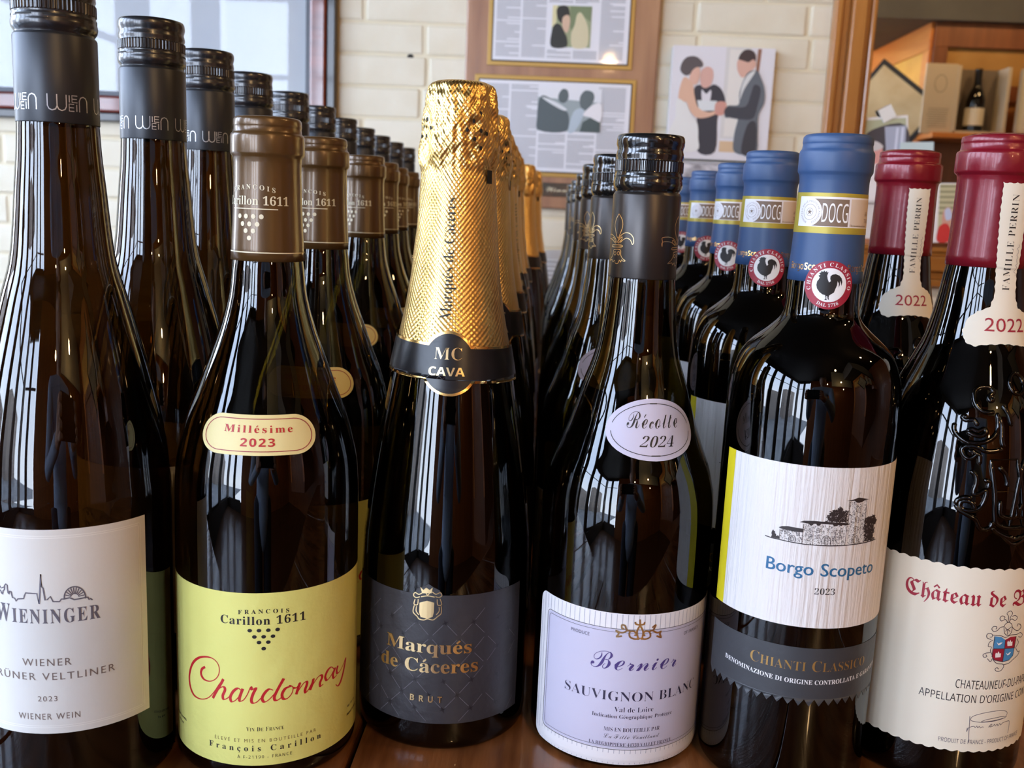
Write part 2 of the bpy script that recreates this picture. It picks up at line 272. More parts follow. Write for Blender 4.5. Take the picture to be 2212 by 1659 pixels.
TR['crest']='-11.4,79.3;-9.91,78.01;-8.65,79.26;-7.05,78.31;-5.66,79.54;-6.08,76.91;-10.38,76.47|-11.49,71.86;-8.11,73.16;-4.75,72.56;-4.77,68.09;-5.27,65.81;-7.88,64.82;-10.8,65.23;-11.52,67.37|-10.15,76.13;-12.16,74.74;-14.05,75.35;-14.77,73.97;-13.61,73.04;-11.77,73.68|-6.07,76.54;-4.42,75.55;-2.55,76.4;-1.74,75.1;-2.97,74.15;-4.6,74.43|-13.97,72.24;-14.43,69.92;-12.77,69.81;-12.47,72.47|-2.46,73.43;-1.68,70.86;-3.43,70.56;-3.79,73.21|-14.26,69.2;-14.71,66.13;-12.62,64.22;-11.85,63.2;-9.64,62.98;-7.85,63.7;-5.34,63.41;-3.27,65.19;-1.77,66.75;-1.87,70.11|-13.13,69.01;-13.29,66.74;-11.9,65.07|-2.84,69.69;-2.78,67.61;-4,65.89|-9.28,76.23;-8.16,74.86;-6.99,76.46|-11.25,73.75;-8.15,74.49;-4.94,74.18'
TR['arms']='23.44,73.42;26.78,72.97;28.99,71.41;29.22,67.4;23.75,67.62|28.99,71.41;31.66,72.55;34.96,72.44;35.06,67.06;29.22,67.4|23.75,67.62;29.22,67.4;29.16,61.19;24.91,62.27;23.46,63.97|29.22,67.4;34.93,67.08;34.5,63.46;32.43,61.63;29.16,61.19'
TR['arms_l']='22.1,71.94;20.18,72.63;19.77,74.02;20.79,74.83;22.24,74.27;22.17,73.11;21.25,73.11|22.27,74.04;24.68,73.76;26.96,73.42;28.91,72.58;31.49,73.5;35.1,73.36;37.29,73.85;38.97,72.6;38.12,71.58;36.31,72.14|22.84,71.7;21.37,70.54;21.17,68.67;22.59,68.44;22.36,66.8;23.33,64.91|35.5,71.33;36.91,69.21;35.7,67.05;37.48,64.85;38.25,65.17|22.49,65.86;20.68,65.62;19.33,64.89;19.8,63.73;21.13,63.98;20.54,64.92|21.49,63.05;23.08,61.62;23.84,63.02;25.02,61.56;26.66,60.53;29.34,60.09;30.09,58.83;28.76,57.06;26.7,56.99;25.79,57.99;26.7,58.64;27.59,57.87|29.93,59.79;32.69,60.17;34.87,61.51;37.8,63.36;38.48,65.13|28.07,74.52;27.37,77.36;27.89,78.95;29.37,79.54;31.15,78.68;31.82,76.51;31.37,74.22;29.84,73.44;28.07,74.52|27.89,77.33;29.37,76.28;31.12,77.28|29.37,76.28;29.65,73.92|28.45,75.42;29.37,76.28;30.92,75.2|27.55,77.81;25.6,77.45;24.34,76.1;22.74,75.67;21.65,76.83;22.41,77.99;23.86,77.74;23.54,76.68|31.36,77.49;33.39,75.85;35.39,75.1;37.13,76.23;36.48,77.74;34.77,78.23;34.69,77.08|28.83,79.58;27.55,81.07;25.64,80.47;24.73,81.66;25.53,82.79;27.11,82.25;26.75,81.34|29.37,79.54;30.75,81.05;32.91,80.11;33.99,81.37;32.48,82.49;30.83,82.2|29.06,79.8;28.9,82.36;27.89,83.83;29.56,84.86;30.86,83.59;30.03,82.04;29.87,79.73|28.99,71.41;29.22,67.4;29.16,61.19|23.75,67.62;29.22,67.4;35.06,67.06|23.44,73.42;23.46,63.97;24.91,62.27;29.16,61.19;32.43,61.63;34.5,63.46;34.96,72.44'
TR['arms_w']='24.74,70.73;25.85,69.88;26.67,70.4;27.79,70.42;26.81,69.46;25.86,69.13|30.2,65.43;31.34,64.6;32.09,65.21;33.2,65.54;32.26,64.25;31.33,63.98|30.12,70.13;30.52,71.03;31.21,70.26;31.77,71.27;32.37,70.12;33.09,70.36;33.28,68.36;30.57,68.45|24.92,64.86;25.13,65.79;25.84,65.29;26.37,66.44;26.96,65.23;27.7,65.41;27.74,63.53;25.13,63.44'
TR['sig']='17.36,35.61;17.74,30.57;17.98,26.23;18.4,22.94|16.92,30.04;16.86,28.1;17.49,30.07;19.63,30.88;20.4,30.26;20.99,31.04;21.58,30.07;22.17,30.88;22.86,30.05;23.64,30.61;24.26,30.34|26.68,30.19;27.77,31.55;28.34,31.25;27.27,30.38;28.73,30.48;29.67,31.34;30.26,30.44;31.07,31.31;31.81,30.32;32.49,31.43;33.26,30.48;34.32,31.36;36.87,31.58;38.75,31.01;38.85,25.5|36.36,34.12;32.53,34.58;28.65,34.36;25.13,33.92;22.82,33.04;25.76,33.01;31.01,33.35;35.77,33.75;29.95,33;23.34,32.79;19.09,33.27;17.85,34.19;19.2,35.92;24.14,37.33;30.27,37.79;34.49,37.15;36.35,35.82;35.68,34.26'
TR['emb']='11.89,177.22;11.2,175.74;9.84,176.11;10.07,177.79;11.87,179.12;10.58,180.69;7.92,181.18;4.56,180.62;2.62,178.98;2.77,175.88;4.16,173.16;6.95,171.3;10.05,170.86;12.64,171.3|5.56,164.9;3.56,167.32;0.17,166.89;-1.46,167.87;-0.48,168.74;0.51,167.66|-4.43,165.24;-4.31,162.33;-2.05,159.76;1.19,158.04;4.68,157.77;8.94,158.47;12.23,160.45;13.93,162.98;14.62,166.4;13.78,171.14|1.14,162.17;3.15,163.4;5.82,162.75;8.27,163.97;9.31,162.62;7.33,160.98;4.28,161.12;1.14,162.17|6.84,154.13;4.56,151.42;1.94,151.55;0.17,153.74;1.01,155.82;3.97,156.46;6.61,156.05;9.37,154.88;12.92,154.93;16.9,156.14|3,153.66;4.22,154.3;6.07,153.31;7.47,152.49;7.69,148.85|4.32,145.99;6.7,144.33;7.32,140.96;6.51,136.67;8.93,136.7;10.95,138.38;11.47,135.96;10.4,131.91;8.03,129.41;4.56,128.95;2.02,130.06;2.2,132.33;4.51,133.18;6.84,132;8.03,129.41|0.38,131.03;1.01,133.13;3.91,134.58;6.18,133.9|0.38,131.03;1.95,128.8;5.68,126.87;8.53,125.24;10.77,121.49;14.32,122.29;15.32,125.35|12.13,151.22;14.6,138.18;15.89,126.38;17.94,123.49;22.05,122.57;28.64,122.65|14.6,138.18;26.33,138.41|12.13,151.22;23.94,151.93|23.94,151.93;26.61,138.4;28.64,122.65|15.57,148.53;18.24,146.22;19.74,142.35;19.53,140.37|17.44,134.39;18.06,127.97;25.01,127.53;23.75,134.01|14.72,122.82;17.38,120.47;21.6,118.57;26.03,117.5;28.09,118.92|14.64,169.75;16.12,165.52;16.42,159.75;17.27,156.88|16.36,174.15;19.22,170.45;20.87,165.69|9.97,142.72;12.3,141.94;11.77,138.95'
TR = {k: [[tuple(map(float, q.split(','))) for q in st.split(';')] for st in v.split('|')] for k, v in TR.items()}
def srgb(r, g, b):
    return tuple((c / 255 / 12.92 if c <= 10 else ((c / 255 + .055) / 1.055) ** 2.4) for c in (r, g, b))
# ---------------------------------------------------------------- materials
G_AMBER = glass('amber_green_glass', (.125, .07, .022)); G_OLIVE = glass('olive_glass', (.19, .15, .034)); G_DARK = glass('dark_green_glass', (.05, .05, .025)); G_RED = glass('glass_with_red_wine', (.012, .006, .006))
M_CAPA = mat('black_cap_aluminium', (.012, .012, .014), .27, 0, .6, bump=(40, .05, U1), coat=.25); M_SLV = mat('anthracite_sleeve', srgb(52, 54, 58), .38, .55, .5)
M_CAPD = mat('glossy_black_cap', (.010, .0095, .0095), .16, .2, .7, coat=.5); M_SLVD = mat('satin_grey_brown_sleeve', srgb(66, 62, 60), .33, .75, .5)
M_BRN = mat('bronze_brown_foil', srgb(94, 68, 36), .30, .25, .5, bump=(30, .05, U1), coat=.25)
M_BLU = mat('matt_blue_foil', srgb(56, 82, 122), .42, 0, .4, bump=(45, .12, U1)); M_RED = mat('dark_red_foil', srgb(122, 20, 34), .27, .1, .4, bump=(220, .06, U1), coat=.15)
M_CREAM = mat('cream_print', srgb(232, 222, 190), .5); M_INKB = mat('black_ink', (.012, .011, .012), .5); M_INKG = mat('grey_ink', srgb(98, 94, 104), .5); M_INKT = mat('taupe_ink', srgb(120, 106, 100), .5)
M_PAPG = mat('pale_grey_label_paper', srgb(216, 215, 210), .62, bump=(60, .18, U1)); M_PAPY = mat('lime_yellow_label_paper', srgb(224, 223, 128), .5, bump=(120, .25, U1), spec=.4)
M_PILL = mat('pale_gold_label_paper', srgb(238, 224, 160), .48, bump=(120, .2, U1)); M_PAPK = mat('charcoal_label_paper', srgb(50, 50, 55), .42, 0, .5, bump=(90, .35, U1))
M_PAPV = mat('lavender_white_label_paper', srgb(198, 194, 214), .5); M_PAPW = mat('white_label_paper', srgb(232, 228, 230), .5); M_RIB = mat('ribbed_white_label_paper', srgb(226, 222, 220), .55, bump=(22, .55, (22, 22, 1)))
M_IVO = mat('ivory_label_paper', srgb(232, 225, 206), .6, bump=(50, .12, U1)); M_GOLD = mat('gold_foil_print', (.95, .62, .22), .22, 1); M_GOLDP = mat('pale_gold_print', (.92, .70, .36), .3, 1)
M_INKR = mat('red_ink', srgb(190, 30, 40), .45); M_INKR2 = mat('burgundy_ink', srgb(158, 34, 56), .45); M_BLUI = mat('steel_blue_ink', srgb(44, 104, 146), .45); M_PURP = mat('purple_ink', srgb(74, 58, 120), .45)
M_SILV = mat('silver_print', srgb(190, 192, 196), .35, .6); M_STRIPE = mat('grey_stripe_ink', srgb(168, 168, 182), .5); M_YEL = mat('yellow_band_ink', srgb(226, 206, 40), .4); M_OCHRE = mat('ochre_gold_band', srgb(178, 160, 62), .4, .2)
M_BRB = mat('brown_seal_ink', srgb(122, 100, 82), .5); M_BEI = mat('beige_seal_paper', srgb(214, 198, 180), .5); M_HOLE = mat('dark_hole', (.004, .004, .004), .7); M_SKYB = mat('heraldic_blue_ink', srgb(74, 144, 198), .5); M_WHT = mat('white_print', (.85, .85, .85), .5)
M_DCH = mat('dark_charcoal_print', srgb(22, 22, 26), .3)
def foil_mat():
    m = mat('embossed_gold_foil', (.93, .62, .21), .3, 1); n = m.node_tree.nodes; L = m.node_tree.links; b = n['Principled BSDF']
    t = n.new('ShaderNodeTexCoord'); s = n.new('ShaderNodeSeparateXYZ'); L.new(t.outputs['Object'], s.inputs[0])
    def M_(op, a, b_=None):
        q = n.new('ShaderNodeMath'); q.operation = op
        for i, v in enumerate((a, b_)):
            if v is None: continue
            if isinstance(v, (int, float)): q.inputs[i].default_value = v
            else: L.new(v, q.inputs[i])
        return q.outputs[0]
    an = M_('ARCTAN2', s.outputs['X'], s.outputs['Y']); A = M_('MULTIPLY', an, 58.0); Z = M_('MULTIPLY', s.outputs['Z'], 2500.0)
    h = M_('MULTIPLY', M_('SINE', A), M_('COSINE', Z))
    bp = n.new('ShaderNodeBump'); bp.inputs['Strength'].default_value = .6; bp.inputs['Distance'].default_value = .00016; L.new(h, bp.inputs['Height']); L.new(bp.outputs[0], b.inputs['Normal'])
    return m
M_FOIL = foil_mat()

# ---------------------------------------------------------------- bottle parts
HEEL = lambda R: [(R - 6, 6), (R - 5, .6), (R - 3.2, 0), (R - 1.6, .6), (R - .5, 2.2), (R, 5)]
def body(root, prof, R, top, mt, seg=96):
    """prof: (r,h) from the shoulder up"""
    P = [(0, 22), (R * .55, 17)] + HEEL(R) + [(R, 9)] + catmull([(R, prof[0][1] * .5)] + prof, 5)
    P += [(prof[-1][0] * .93, prof[-1][1] + .5), (0, prof[-1][1] + .6)]
    V, Fc = lathe(P, seg); mesh('glass', V, Fc, mt, root, True)
    s = Surf([(R - .5, 2.2), (R, 5), (R, 9)] + catmull([(R, prof[0][1] * .5)] + prof, 5)); return s
def stelvin(root, top, L_, mcap, mslv, rs=1.0, seg=240):
    T = [(0, 0), (13.4, 0), (14.2, .25), (14.7, 1), (14.95, 2.2), (14.95, 4.2), (14.5, 5.3), (14.4, 6.4), (14.8, 7.6), (14.95, 9), (14.6, 10.2), (14.75, 10.7), (15.1, 11.1), (15.1, 15.2), (14.8, 15.6), (14.75, 16.2), (15.1, 16.9),
         (15.1, 17.9), (15.0, 18.3), (15.3, 19.2), (15.35, 20.4), (15.1, 21.8), (14.4, 22.9), (14.0, 23.6), (14.1, 24.3)]
    k = L_ / 60; P = [(r * rs, top - t * k) for r, t in T]
    def rf(a, i): return 1 - (.028 if i in (12, 13) and int(round(a / (2 * PI) * seg)) % 4 in (2, 3) else 0)
    V, Fc = lathe(P, seg, rf); cap = mesh('screw_cap', V, Fc, mcap, root); me = cap.data
    me.polygons.foreach_set('use_smooth', [not (11 <= (i // seg) <= 14) for i in range(len(me.polygons))])
    sf = Surf([(15.1 * rs, top - 18 * k), (15.1 * rs, top - 16.9 * k)])
    V2 = join2(*[rectf(i * 12 - 4, top - 17.85 * k, i * 12 + 4, top - 17.1 * k) for i in range(-3, 5)])
    stick('perforated_seam', V2, sf, 15.1, .05, M_HOLE, cap, 1.5)
    P2 = [(14.2 * rs, top - 23.8 * k), (14.8 * rs, top - 24.6 * k), (15.05 * rs, top - 25.2 * k), (15.1 * rs, top - 59.6 * k), (15.0 * rs, top - 60 * k), (14.4 * rs, top - 60 * k)]
    V, Fc = lathe(P2, 64); slv = mesh('sleeve', V, Fc, mslv, root, True); return cap, slv, Surf([(15.05 * rs, top - 26 * k), (15.1 * rs, top - 59 * k)])
def corkcap(root, top, step, coll, bot, r_bot, mt, r0=13.9, rc=15.2):
    P = [(0, top - .2), (12.4, top), (13.3, top - .35), (r0, top - 1.2), (r0 + .15, top - 3.6), (r0 - .1, top - 4.2), (r0 + .2, step + .7), (rc - .3, step), (rc, step - .9), (rc + .05, coll + .8), (rc - .3, coll + .1), (r0 + .3, coll - .8), (r0, coll - 3)]
    P2 = []          # crisp shoulders: a close pair of points on both sides of every corner
    for i, p in enumerate(P):
        for q in ([P[i - 1]] if i else []) + [None] + ([P[i + 1]] if i + 1 < len(P) else []):
            if q is None: P2.append(p) if i in (0, 2, len(P) - 1) else None
            else:
                d = math.hypot(q[0] - p[0], q[1] - p[1]); t = min(.22 / d, .3); P2.append((p[0] + (q[0] - p[0]) * t, p[1] + (q[1] - p[1]) * t))
    P = P2; n = 8; P += [(r0 + (r_bot - r0) * (i / n) ** 1.6, coll - 3 + (bot - coll + 3) * i / n) for i in range(1, n + 1)]; P.append((r_bot - .5, bot))
    V, Fc = lathe(P, 96); o = mesh('foil_capsule', V, Fc, mt, root, True); return o, Surf([p for p in P if p[1] < coll + 2 and p[1] > bot])
def root(label, pos, group):
    r = empty('wine_bottle', (pos[0], pos[1], 0), math.atan2(-pos[0], pos[1])); return tag(r, label, 'wine bottle', group)
def copy_tree(o, parent=None):
    c = o.copy(); C.objects.link(c); c.parent = parent
    for ch in o.children: copy_tree(ch, c)
    return c
CT = lambda k, i, n=5, cl=False: catmull(TR[k][i], n, cl)
script_w = lambda a, b: (lambda dx, dy, t: a + (b - a) * max(0, min(1, (-dy / (math.hypot(dx, dy) or 1) + .25))))

# ---------------------------------------------------------------- the room
W = 1950          # plane of the painted brick wall (mm)
M_BRK = mat('cream_painted_brick', srgb(226, 221, 202), .5, var=(9, srgb(216, 208, 184), U1), bump=(24, 1.0, U1)); M_BRKJ = mat('painted_mortar', srgb(222, 213, 186), .6, bump=(60, .4, U1))
M_PL = mat('dark_plaster', srgb(70, 62, 54), .7); M_CEIL = mat('dark_ceiling', srgb(40, 36, 34), .7); M_FLR = wood('floorboards', srgb(70, 44, 26), srgb(96, 62, 38), (1, 8, 1), .4)
M_WALLW = wood('warm_wood_panelling', srgb(120, 66, 30), srgb(160, 94, 46), (8, 8, 1), .4); M_TBL = wood('table_wood', srgb(96, 54, 26), srgb(160, 102, 58), (14, 1.5, 14), .25, 5, .4)
def struct(name, *a, **k):
    o = box(name, *a, **k); o['kind'] = 'structure'; return o
FZ, CZ, XL, XR, YB = -1000, 1900, -2600, 3300, -3500
struct('floor', ((XL + XR) / 2, (YB + W) / 2, FZ - 10), (XR - XL, W - YB, 20), M_FLR)
struct('ceiling', ((XL + XR) / 2, (YB + W) / 2, CZ + 20), (XR - XL + 80, W - YB + 80, 40), M_CEIL)
struct('wall_right', (XR + 30, (YB + W) / 2, (FZ + CZ) / 2), (60, W - YB, CZ - FZ), M_WALLW)
WX = -1250
struct('wall_front', ((WX + XR) / 2, YB - 30, (FZ + CZ) / 2), (XR - WX, 60, CZ - FZ), M_WALLW)
wb = struct('wall_back', ((XL + XR) / 2, W + 34, (FZ + CZ) / 2), (XR - XL + 100, 80, CZ - FZ), M_BRKJ)
wx, wz = (XL + XR) / 2, (FZ + CZ) / 2
def brick_vf(dx, dz, sd):
    r_ = random.Random(sd); V, Fc = boxvf((0, 0, 0), (dx, 22, dz), 5); return [(x + r_.uniform(-.8, .8), y + r_.uniform(-.8, .8), z + r_.uniform(-.7, .7)) for x, y, z in V], Fc
BM = {}
for ri in range(15):
    z0 = 40.4 - 59.3 * 6 + ri * 59.3; x = -1530 + (ri % 2) * 104 + rnd.uniform(-14, 14); k = 0
    while x < 1260:
        half = rnd.random() < .1; ln = (100 if half else 208); key = (half, rnd.randrange(5))
        if key not in BM: o = mesh('brick', *brick_vf(ln - 3, 56.6, hash(key) % 97 + key[1]), M_BRK, wb); BM[key] = o.data
        else: o = link(bpy.data.objects.new('brick', BM[key]), wb)
        o.location = ((x + ln / 2 - wx) * S, (W + 2 - (W + 34) + rnd.uniform(-1.2, 1.2)) * S, (z0 + 29.6 - wz) * S + CAM_H * S); o.rotation_euler = (rnd.uniform(-.008, .008), rnd.uniform(-.004, .004), rnd.uniform(-.006, .006))
        x += ln + 2; k += 1
# nail and anchor holes in the painted joints
def nail(x, z, r=5, name='wall_anchor'):
    V, Fc = lathe([(0, 0), (r, 0), (r * 1.1, 1.5), (r * .7, 3)], 14); o = mesh(name, V, Fc, mat('dark_anchor_hole', (.01, .009, .008), .8), None); o.rotation_euler = (-PI / 2, 0, 0); o.location = (x * S, (W - 8.5) * S, (z + CAM_H) * S); return o
for x, z, lb in ((-298, 274, 'dark drilled hole in the painted brick joint right of the glazed frame'), (352, 322, 'dark nail hole in the brick above the wedding canvas'), (455, 232, 'small dark hole in the brick beside the wooden mirror frame')):
    o = nail(x, z, 6 if x < 0 else 4.5); tag(o, lb, 'wall hole')
# left wall: tall windows between piers
M_PIER = mat('dark_window_pier', srgb(52, 44, 38), .6); M_MULL = mat('dark_window_frame', srgb(36, 32, 30), .5); SILL, HEAD = -760, 1700
struct('wall_left', (XL - 40, (YB + W) / 2, (FZ + SILL) / 2), (80, W - YB, SILL - FZ), M_PIER); struct('trim_1', (XL - 40, (YB + W) / 2, (CZ + HEAD) / 2), (80, W - YB, CZ - HEAD), M_PIER)
ys_ = [W - 60, 1180, 420, -380, -1240, -2240, YB]
struct('trim_20', ((XL + WX) / 2, YB - 30, (FZ + SILL) / 2), (WX - XL, 60, SILL - FZ), M_PIER); struct('trim_21', ((XL + WX) / 2, YB - 30, (CZ + HEAD) / 2), (WX - XL, 60, CZ - HEAD), M_PIER)
pn = 2
M_GLZ = bpy.data.materials.new('window_pane_glass'); M_GLZ.use_nodes = True; n_ = M_GLZ.node_tree.nodes; n_.clear(); L_ = M_GLZ.node_tree.links
o_ = n_.new('ShaderNodeOutputMaterial'); a_ = n_.new('ShaderNodeBsdfTransparent'); b_ = n_.new('ShaderNodeBsdfGlossy'); f_ = n_.new('ShaderNodeFresnel'); m_ = n_.new('ShaderNodeMixShader'); b_.inputs['Roughness'].default_value = .01
a_.inputs[0].default_value = (.96, .97, .98, 1); f_.inputs[0].default_value = 1.45; g_ = n_.new('ShaderNodeNewGeometry'); i_ = n_.new('ShaderNodeMath'); i_.operation = 'SUBTRACT'; i_.inputs[0].default_value = 1; L_.new(g_.outputs['Backfacing'], i_.inputs[1]); k_ = n_.new('ShaderNodeMath'); k_.operation = 'MULTIPLY'; L_.new(f_.outputs[0], k_.inputs[0]); L_.new(i_.outputs[0], k_.inputs[1]); L_.new(k_.outputs[0], m_.inputs[0]); L_.new(a_.outputs[0], m_.inputs[1]); L_.new(b_.outputs[0], m_.inputs[2]); L_.new(m_.outputs[0], o_.inputs[0])
wn = 0
def win(cy, wd, back):
    global wn
    wn += 1; fr = struct('window_%d' % wn, (cy, YB - 50, HEAD - 25) if back else (XL - 60, cy, HEAD - 25), (wd, 50, 50) if back else (50, wd, 50), M_MULL)
    sw = (lambda d: (d[1], d[0], d[2])) if back else (lambda d: d)
    box('window_sill', (0, 0, SILL - HEAD + 50), sw((60, wd, 50)), M_MULL, fr); box('transom', (0, 0, -560), sw((30, wd, 34)), M_MULL, fr)
    box('pane', (0, 0, (SILL - HEAD) / 2), sw((6, wd, HEAD - SILL - 60)), M_GLZ, fr)
    ld = bpy.data.lights.new('window_portal', 'AREA'); ld.shape = 'RECTANGLE'; ld.size = wd * S; ld.size_y = (HEAD - SILL) * S; ld.cycles.is_portal = True
    lo = link(bpy.data.objects.new('window_portal', ld)); lo.location = ((cy * S, (YB - 90) * S, (SILL + HEAD) / 2 * S) if back else ((XL - 130) * S, cy * S, (SILL + HEAD) / 2 * S)); lo.rotation_euler = (PI / 2, 0, 0 if back else -PI / 2)
for a, b in zip(ys_, ys_[1:]):
    struct('trim_%d' % pn, (XL - 40, a, (SILL + HEAD) / 2), (110, 250, HEAD - SILL), M_PIER); pn += 1
    wd = a - b - 250; cy = (a + b) / 2; win(cy, wd, False)
struct('trim_22', (XL - 40, YB, (SILL + HEAD) / 2), (110, 300, HEAD - SILL), M_PIER)
win((XL + 60 + (XL + WX) / 2) / 2 - 20, (WX - XL) / 2 - 175, True); win(((XL + WX) / 2 + WX) / 2, (WX - XL) / 2 - 175, True)
for i, x in enumerate(((XL + WX) / 2,)): struct('trim_23', (x, YB - 30, (SILL + HEAD) / 2), (200, 110, HEAD - SILL), M_PIER)
o = struct('floor_outside', (XL - 6000, -2000, FZ - 150), (11000, 16000, 20), mat('street_paving', srgb(150, 148, 144), .8, var=(2, srgb(110, 108, 104), U1))); o.name = 'street'
for i, (x, y, h, wd) in enumerate([(-9000, 1500, 2600, 3000), (-9500, -3200, 2200, 2600), (-8800, -8000, 3000, 3400)]):
    struct('trim_%d' % (pn + i), (x, y, FZ + h / 2 - 150), (1500, wd, h), mat('facade_across_street', srgb(150, 138, 126), .8))
# wooden table top of planks
tb = empty('bar_table', (0, 0, 0)); tag(tb, 'dark brown wooden table under all the bottles', 'table')
for i in range(9):
    x0 = -800 + i * 180; box('plank', (x0 + 89, 1020, -14.2), (177.6, 1640, 28), M_TBL, tb, 1.2)
box('frame', (10, 1020, -60), (1500, 1500, 60), M_TBL, tb, 2)
for x in (-690, 710):
    for y in (320, 1720): box('leg', (x, y, (FZ - 90) / 2), (80, 80, -FZ - 90), M_TBL, tb, 4)
Z = CAM_H
# ---- glazed picture frame at the left
M_MAH = wood('mahogany_frame', srgb(92, 34, 22), srgb(124, 52, 36), (1, 1, 8), .25, 4, .6); M_DKF = mat('dark_frame_edge', srgb(30, 26, 26), .35, coat=.3)
M_MATB = mat('pale_drawing_paper', srgb(206, 210, 212), .7, var=(3.2, srgb(186, 192, 200), U1))
def frame4(root_, x0, x1, z0, z1, wd, y, dep, mt, name='frame_side', r=2):
    cx, cz = (x0 + x1) / 2, (z0 + z1) / 2
    for c, d in (((x0 + wd / 2, y, cz), (wd, dep, z1 - z0)), ((x1 - wd / 2, y, cz), (wd, dep, z1 - z0)), ((cx, y, z0 + wd / 2), (x1 - x0 - 2 * wd, dep, wd)), ((cx, y, z1 - wd / 2), (x1 - x0 - 2 * wd, dep, wd))): box(name, c, d, mt, root_, r)
gp = empty('picture_frame', (-900, W - 8, 300 + Z)); tag(gp, 'large glazed picture with mahogany frame and pale drawing, upper left behind the black caps', 'picture frame')
frame4(gp, -500, 461, -170, 620, 16, -12, 24, M_DKF); frame4(gp, -484, 445, -154, 604, 32, -16, 30, M_MAH, 'mahogany_moulding', 5); frame4(gp, -452, 413, -122, 572, 9, -12, 20, mat('grey_fillet', srgb(60, 66, 78), .4), 'inner_fillet', 1)
box('drawing_sheet', (-20, -3, 225), (860, 4, 700), M_MATB, gp)
dr = [stroke([(rnd.uniform(-400, 380) + 0, 0)] * 2, 1)]; lines = []
for i in range(26):
    x, z = rnd.uniform(-430, 380), rnd.uniform(-100, 420); P = [(x, z)]
    for j in range(7): P.append((P[-1][0] + rnd.uniform(-26, 26), P[-1][1] + rnd.uniform(4, 26)))
    lines.append(stroke(catmull(P, 4), rnd.uniform(1.5, 6)))
V, Fc = join2(*lines); mesh('faint_drawing', [(x, -5.4, z) for x, z in V], Fc, mat('faint_grey_wash', srgb(186, 190, 196), .7), gp)
box('pane', (-20, -9, 225), (872, 2.5, 712), M_GLZ, gp)
# ---- wooden plaque with two press cuttings
M_PLQ = wood('rosy_brown_plaque', srgb(170, 128, 98), srgb(140, 100, 78), (10, 1, 1.2), .35, 3, .3); M_PGOLD = mat('dull_gold_bevel', srgb(176, 142, 74), .4, .3); M_NEWS = mat('newsprint', srgb(222, 224, 230), .4, coat=.5)
pq = empty('wooden_plaque', (-10, W - 8, 0 + Z)); tag(pq, 'tall rosy wooden plaque holding two framed newspaper cuttings above the gold-necked bottles', 'plaque')
box('backboard', (2, -10, 330), (364, 20, 660), M_PLQ, pq, 3)
def cutting(x0, x1, z0, z1, up):
    cx, cz = (x0 + x1) / 2, (z0 + z1) / 2; box('gold_bevel', (cx, -20.5, cz), (x1 - x0 + 20, 3, z1 - z0 + 20), M_PGOLD, pq, 1); box('dark_inset', (cx, -22, cz), (x1 - x0 + 5, 2.4, z1 - z0 + 5), mat('dark_bevel_line', srgb(44, 40, 34), .5), pq)
    pg = box('newspaper_page', (cx, -23.6, cz), (x1 - x0, 1.6, z1 - z0), M_NEWS, pq)
    nc = 5; cw = (x1 - x0 - 10) / nc; T_ = []
    px = (2, 4) if not up else (2.15, 3.65); pz0, pz1 = ((-25, 62) if not up else (34 - cz + z0 - z0, 0)); ph = (cz - 0, 0)
    pa, pb = x0 + 5 + px[0] * cw - cx, x0 + 5 + px[1] * cw - cx
    if up: pz0, pz1 = 300 - cz, 374 - cz
    else: pz0, pz1 = 146 - cz, 226 - cz
    for c in range(nc):
        a, b = x0 + 5 + c * cw - cx, x0 + 5 + (c + 1) * cw - cx - 4; z = z1 - cz - 8
        while z > z0 - cz + 6:
            if not (b > pa and a < pb and pz0 - 6 < z < pz1 + 4) and rnd.random() > .06:
                e_ = b - (rnd.uniform(8, cw * .6) if rnd.random() < .1 else 0); T_.append(rectf(a, z, e_, z + 1.15))
            z -= 2.55
    V, Fc = join2(*T_); mesh('printed_columns', [(x, -1.0, z) for x, z in V], Fc, mat('newsprint_ink', srgb(142, 146, 152), .6), pg)
    return pg, pa, pb, pz0, pz1
def flat(name, polys, y, parent):
    """flat print: list of (points, colour) painted one above the other on a print"""
    for i, (P, col) in enumerate(polys):
        V, Fc = fill([P]); k = col if not isinstance(col, tuple) else PM.setdefault(col, mat('print_colour', srgb(*col), .55)); mesh(name, [(x, y - .12 * (i + 1), z) for x, z in V], Fc, k, parent)
PM = {}
pg, a, b, c, d = cutting(-128, 126, 273, 520, True)
def U_(P, a, b, c, d, w_, h_): return [(a + (b - a) * x / w_, d - (d - c) * y / h_) for x, y in P]
g = lambda P: U_(P, a, b, c, d, 100, 80)
flat('press_photo', [(g([(0, 0), (100, 0), (100, 80), (0, 80)]), (150, 158, 122)), (g([(0, 0), (12, 0), (10, 40), (0, 42)]), (214, 206, 160)), (g([(45, 0), (100, 0), (98, 30), (80, 20), (60, 60), (45, 40)]), (118, 132, 96)), (g(catmull([(62, 18), (70, 12), (80, 20), (92, 40), (95, 66), (88, 80), (55, 80), (50, 55), (58, 36)], 4, True)), (206, 196, 160)),
 (g(catmull([(10, 8), (22, 0), (38, 2), (44, 16), (40, 30), (28, 36), (14, 26)], 4, True)), (34, 34, 32)), (g(catmull([(26, 24), (40, 18), (46, 30), (40, 52), (28, 44)], 4, True)), (208, 176, 150)), (g(catmull([(0, 50), (8, 36), (22, 38), (34, 54), (40, 64), (38, 80), (0, 80)], 4, True)), (38, 42, 40))], -1.1, pg)
pg, a, b, c, d = cutting(-150, 137, 70, 236, False); a -= 4; b += 6; g = lambda P: U_(P, a, b, c, d, 100, 70)
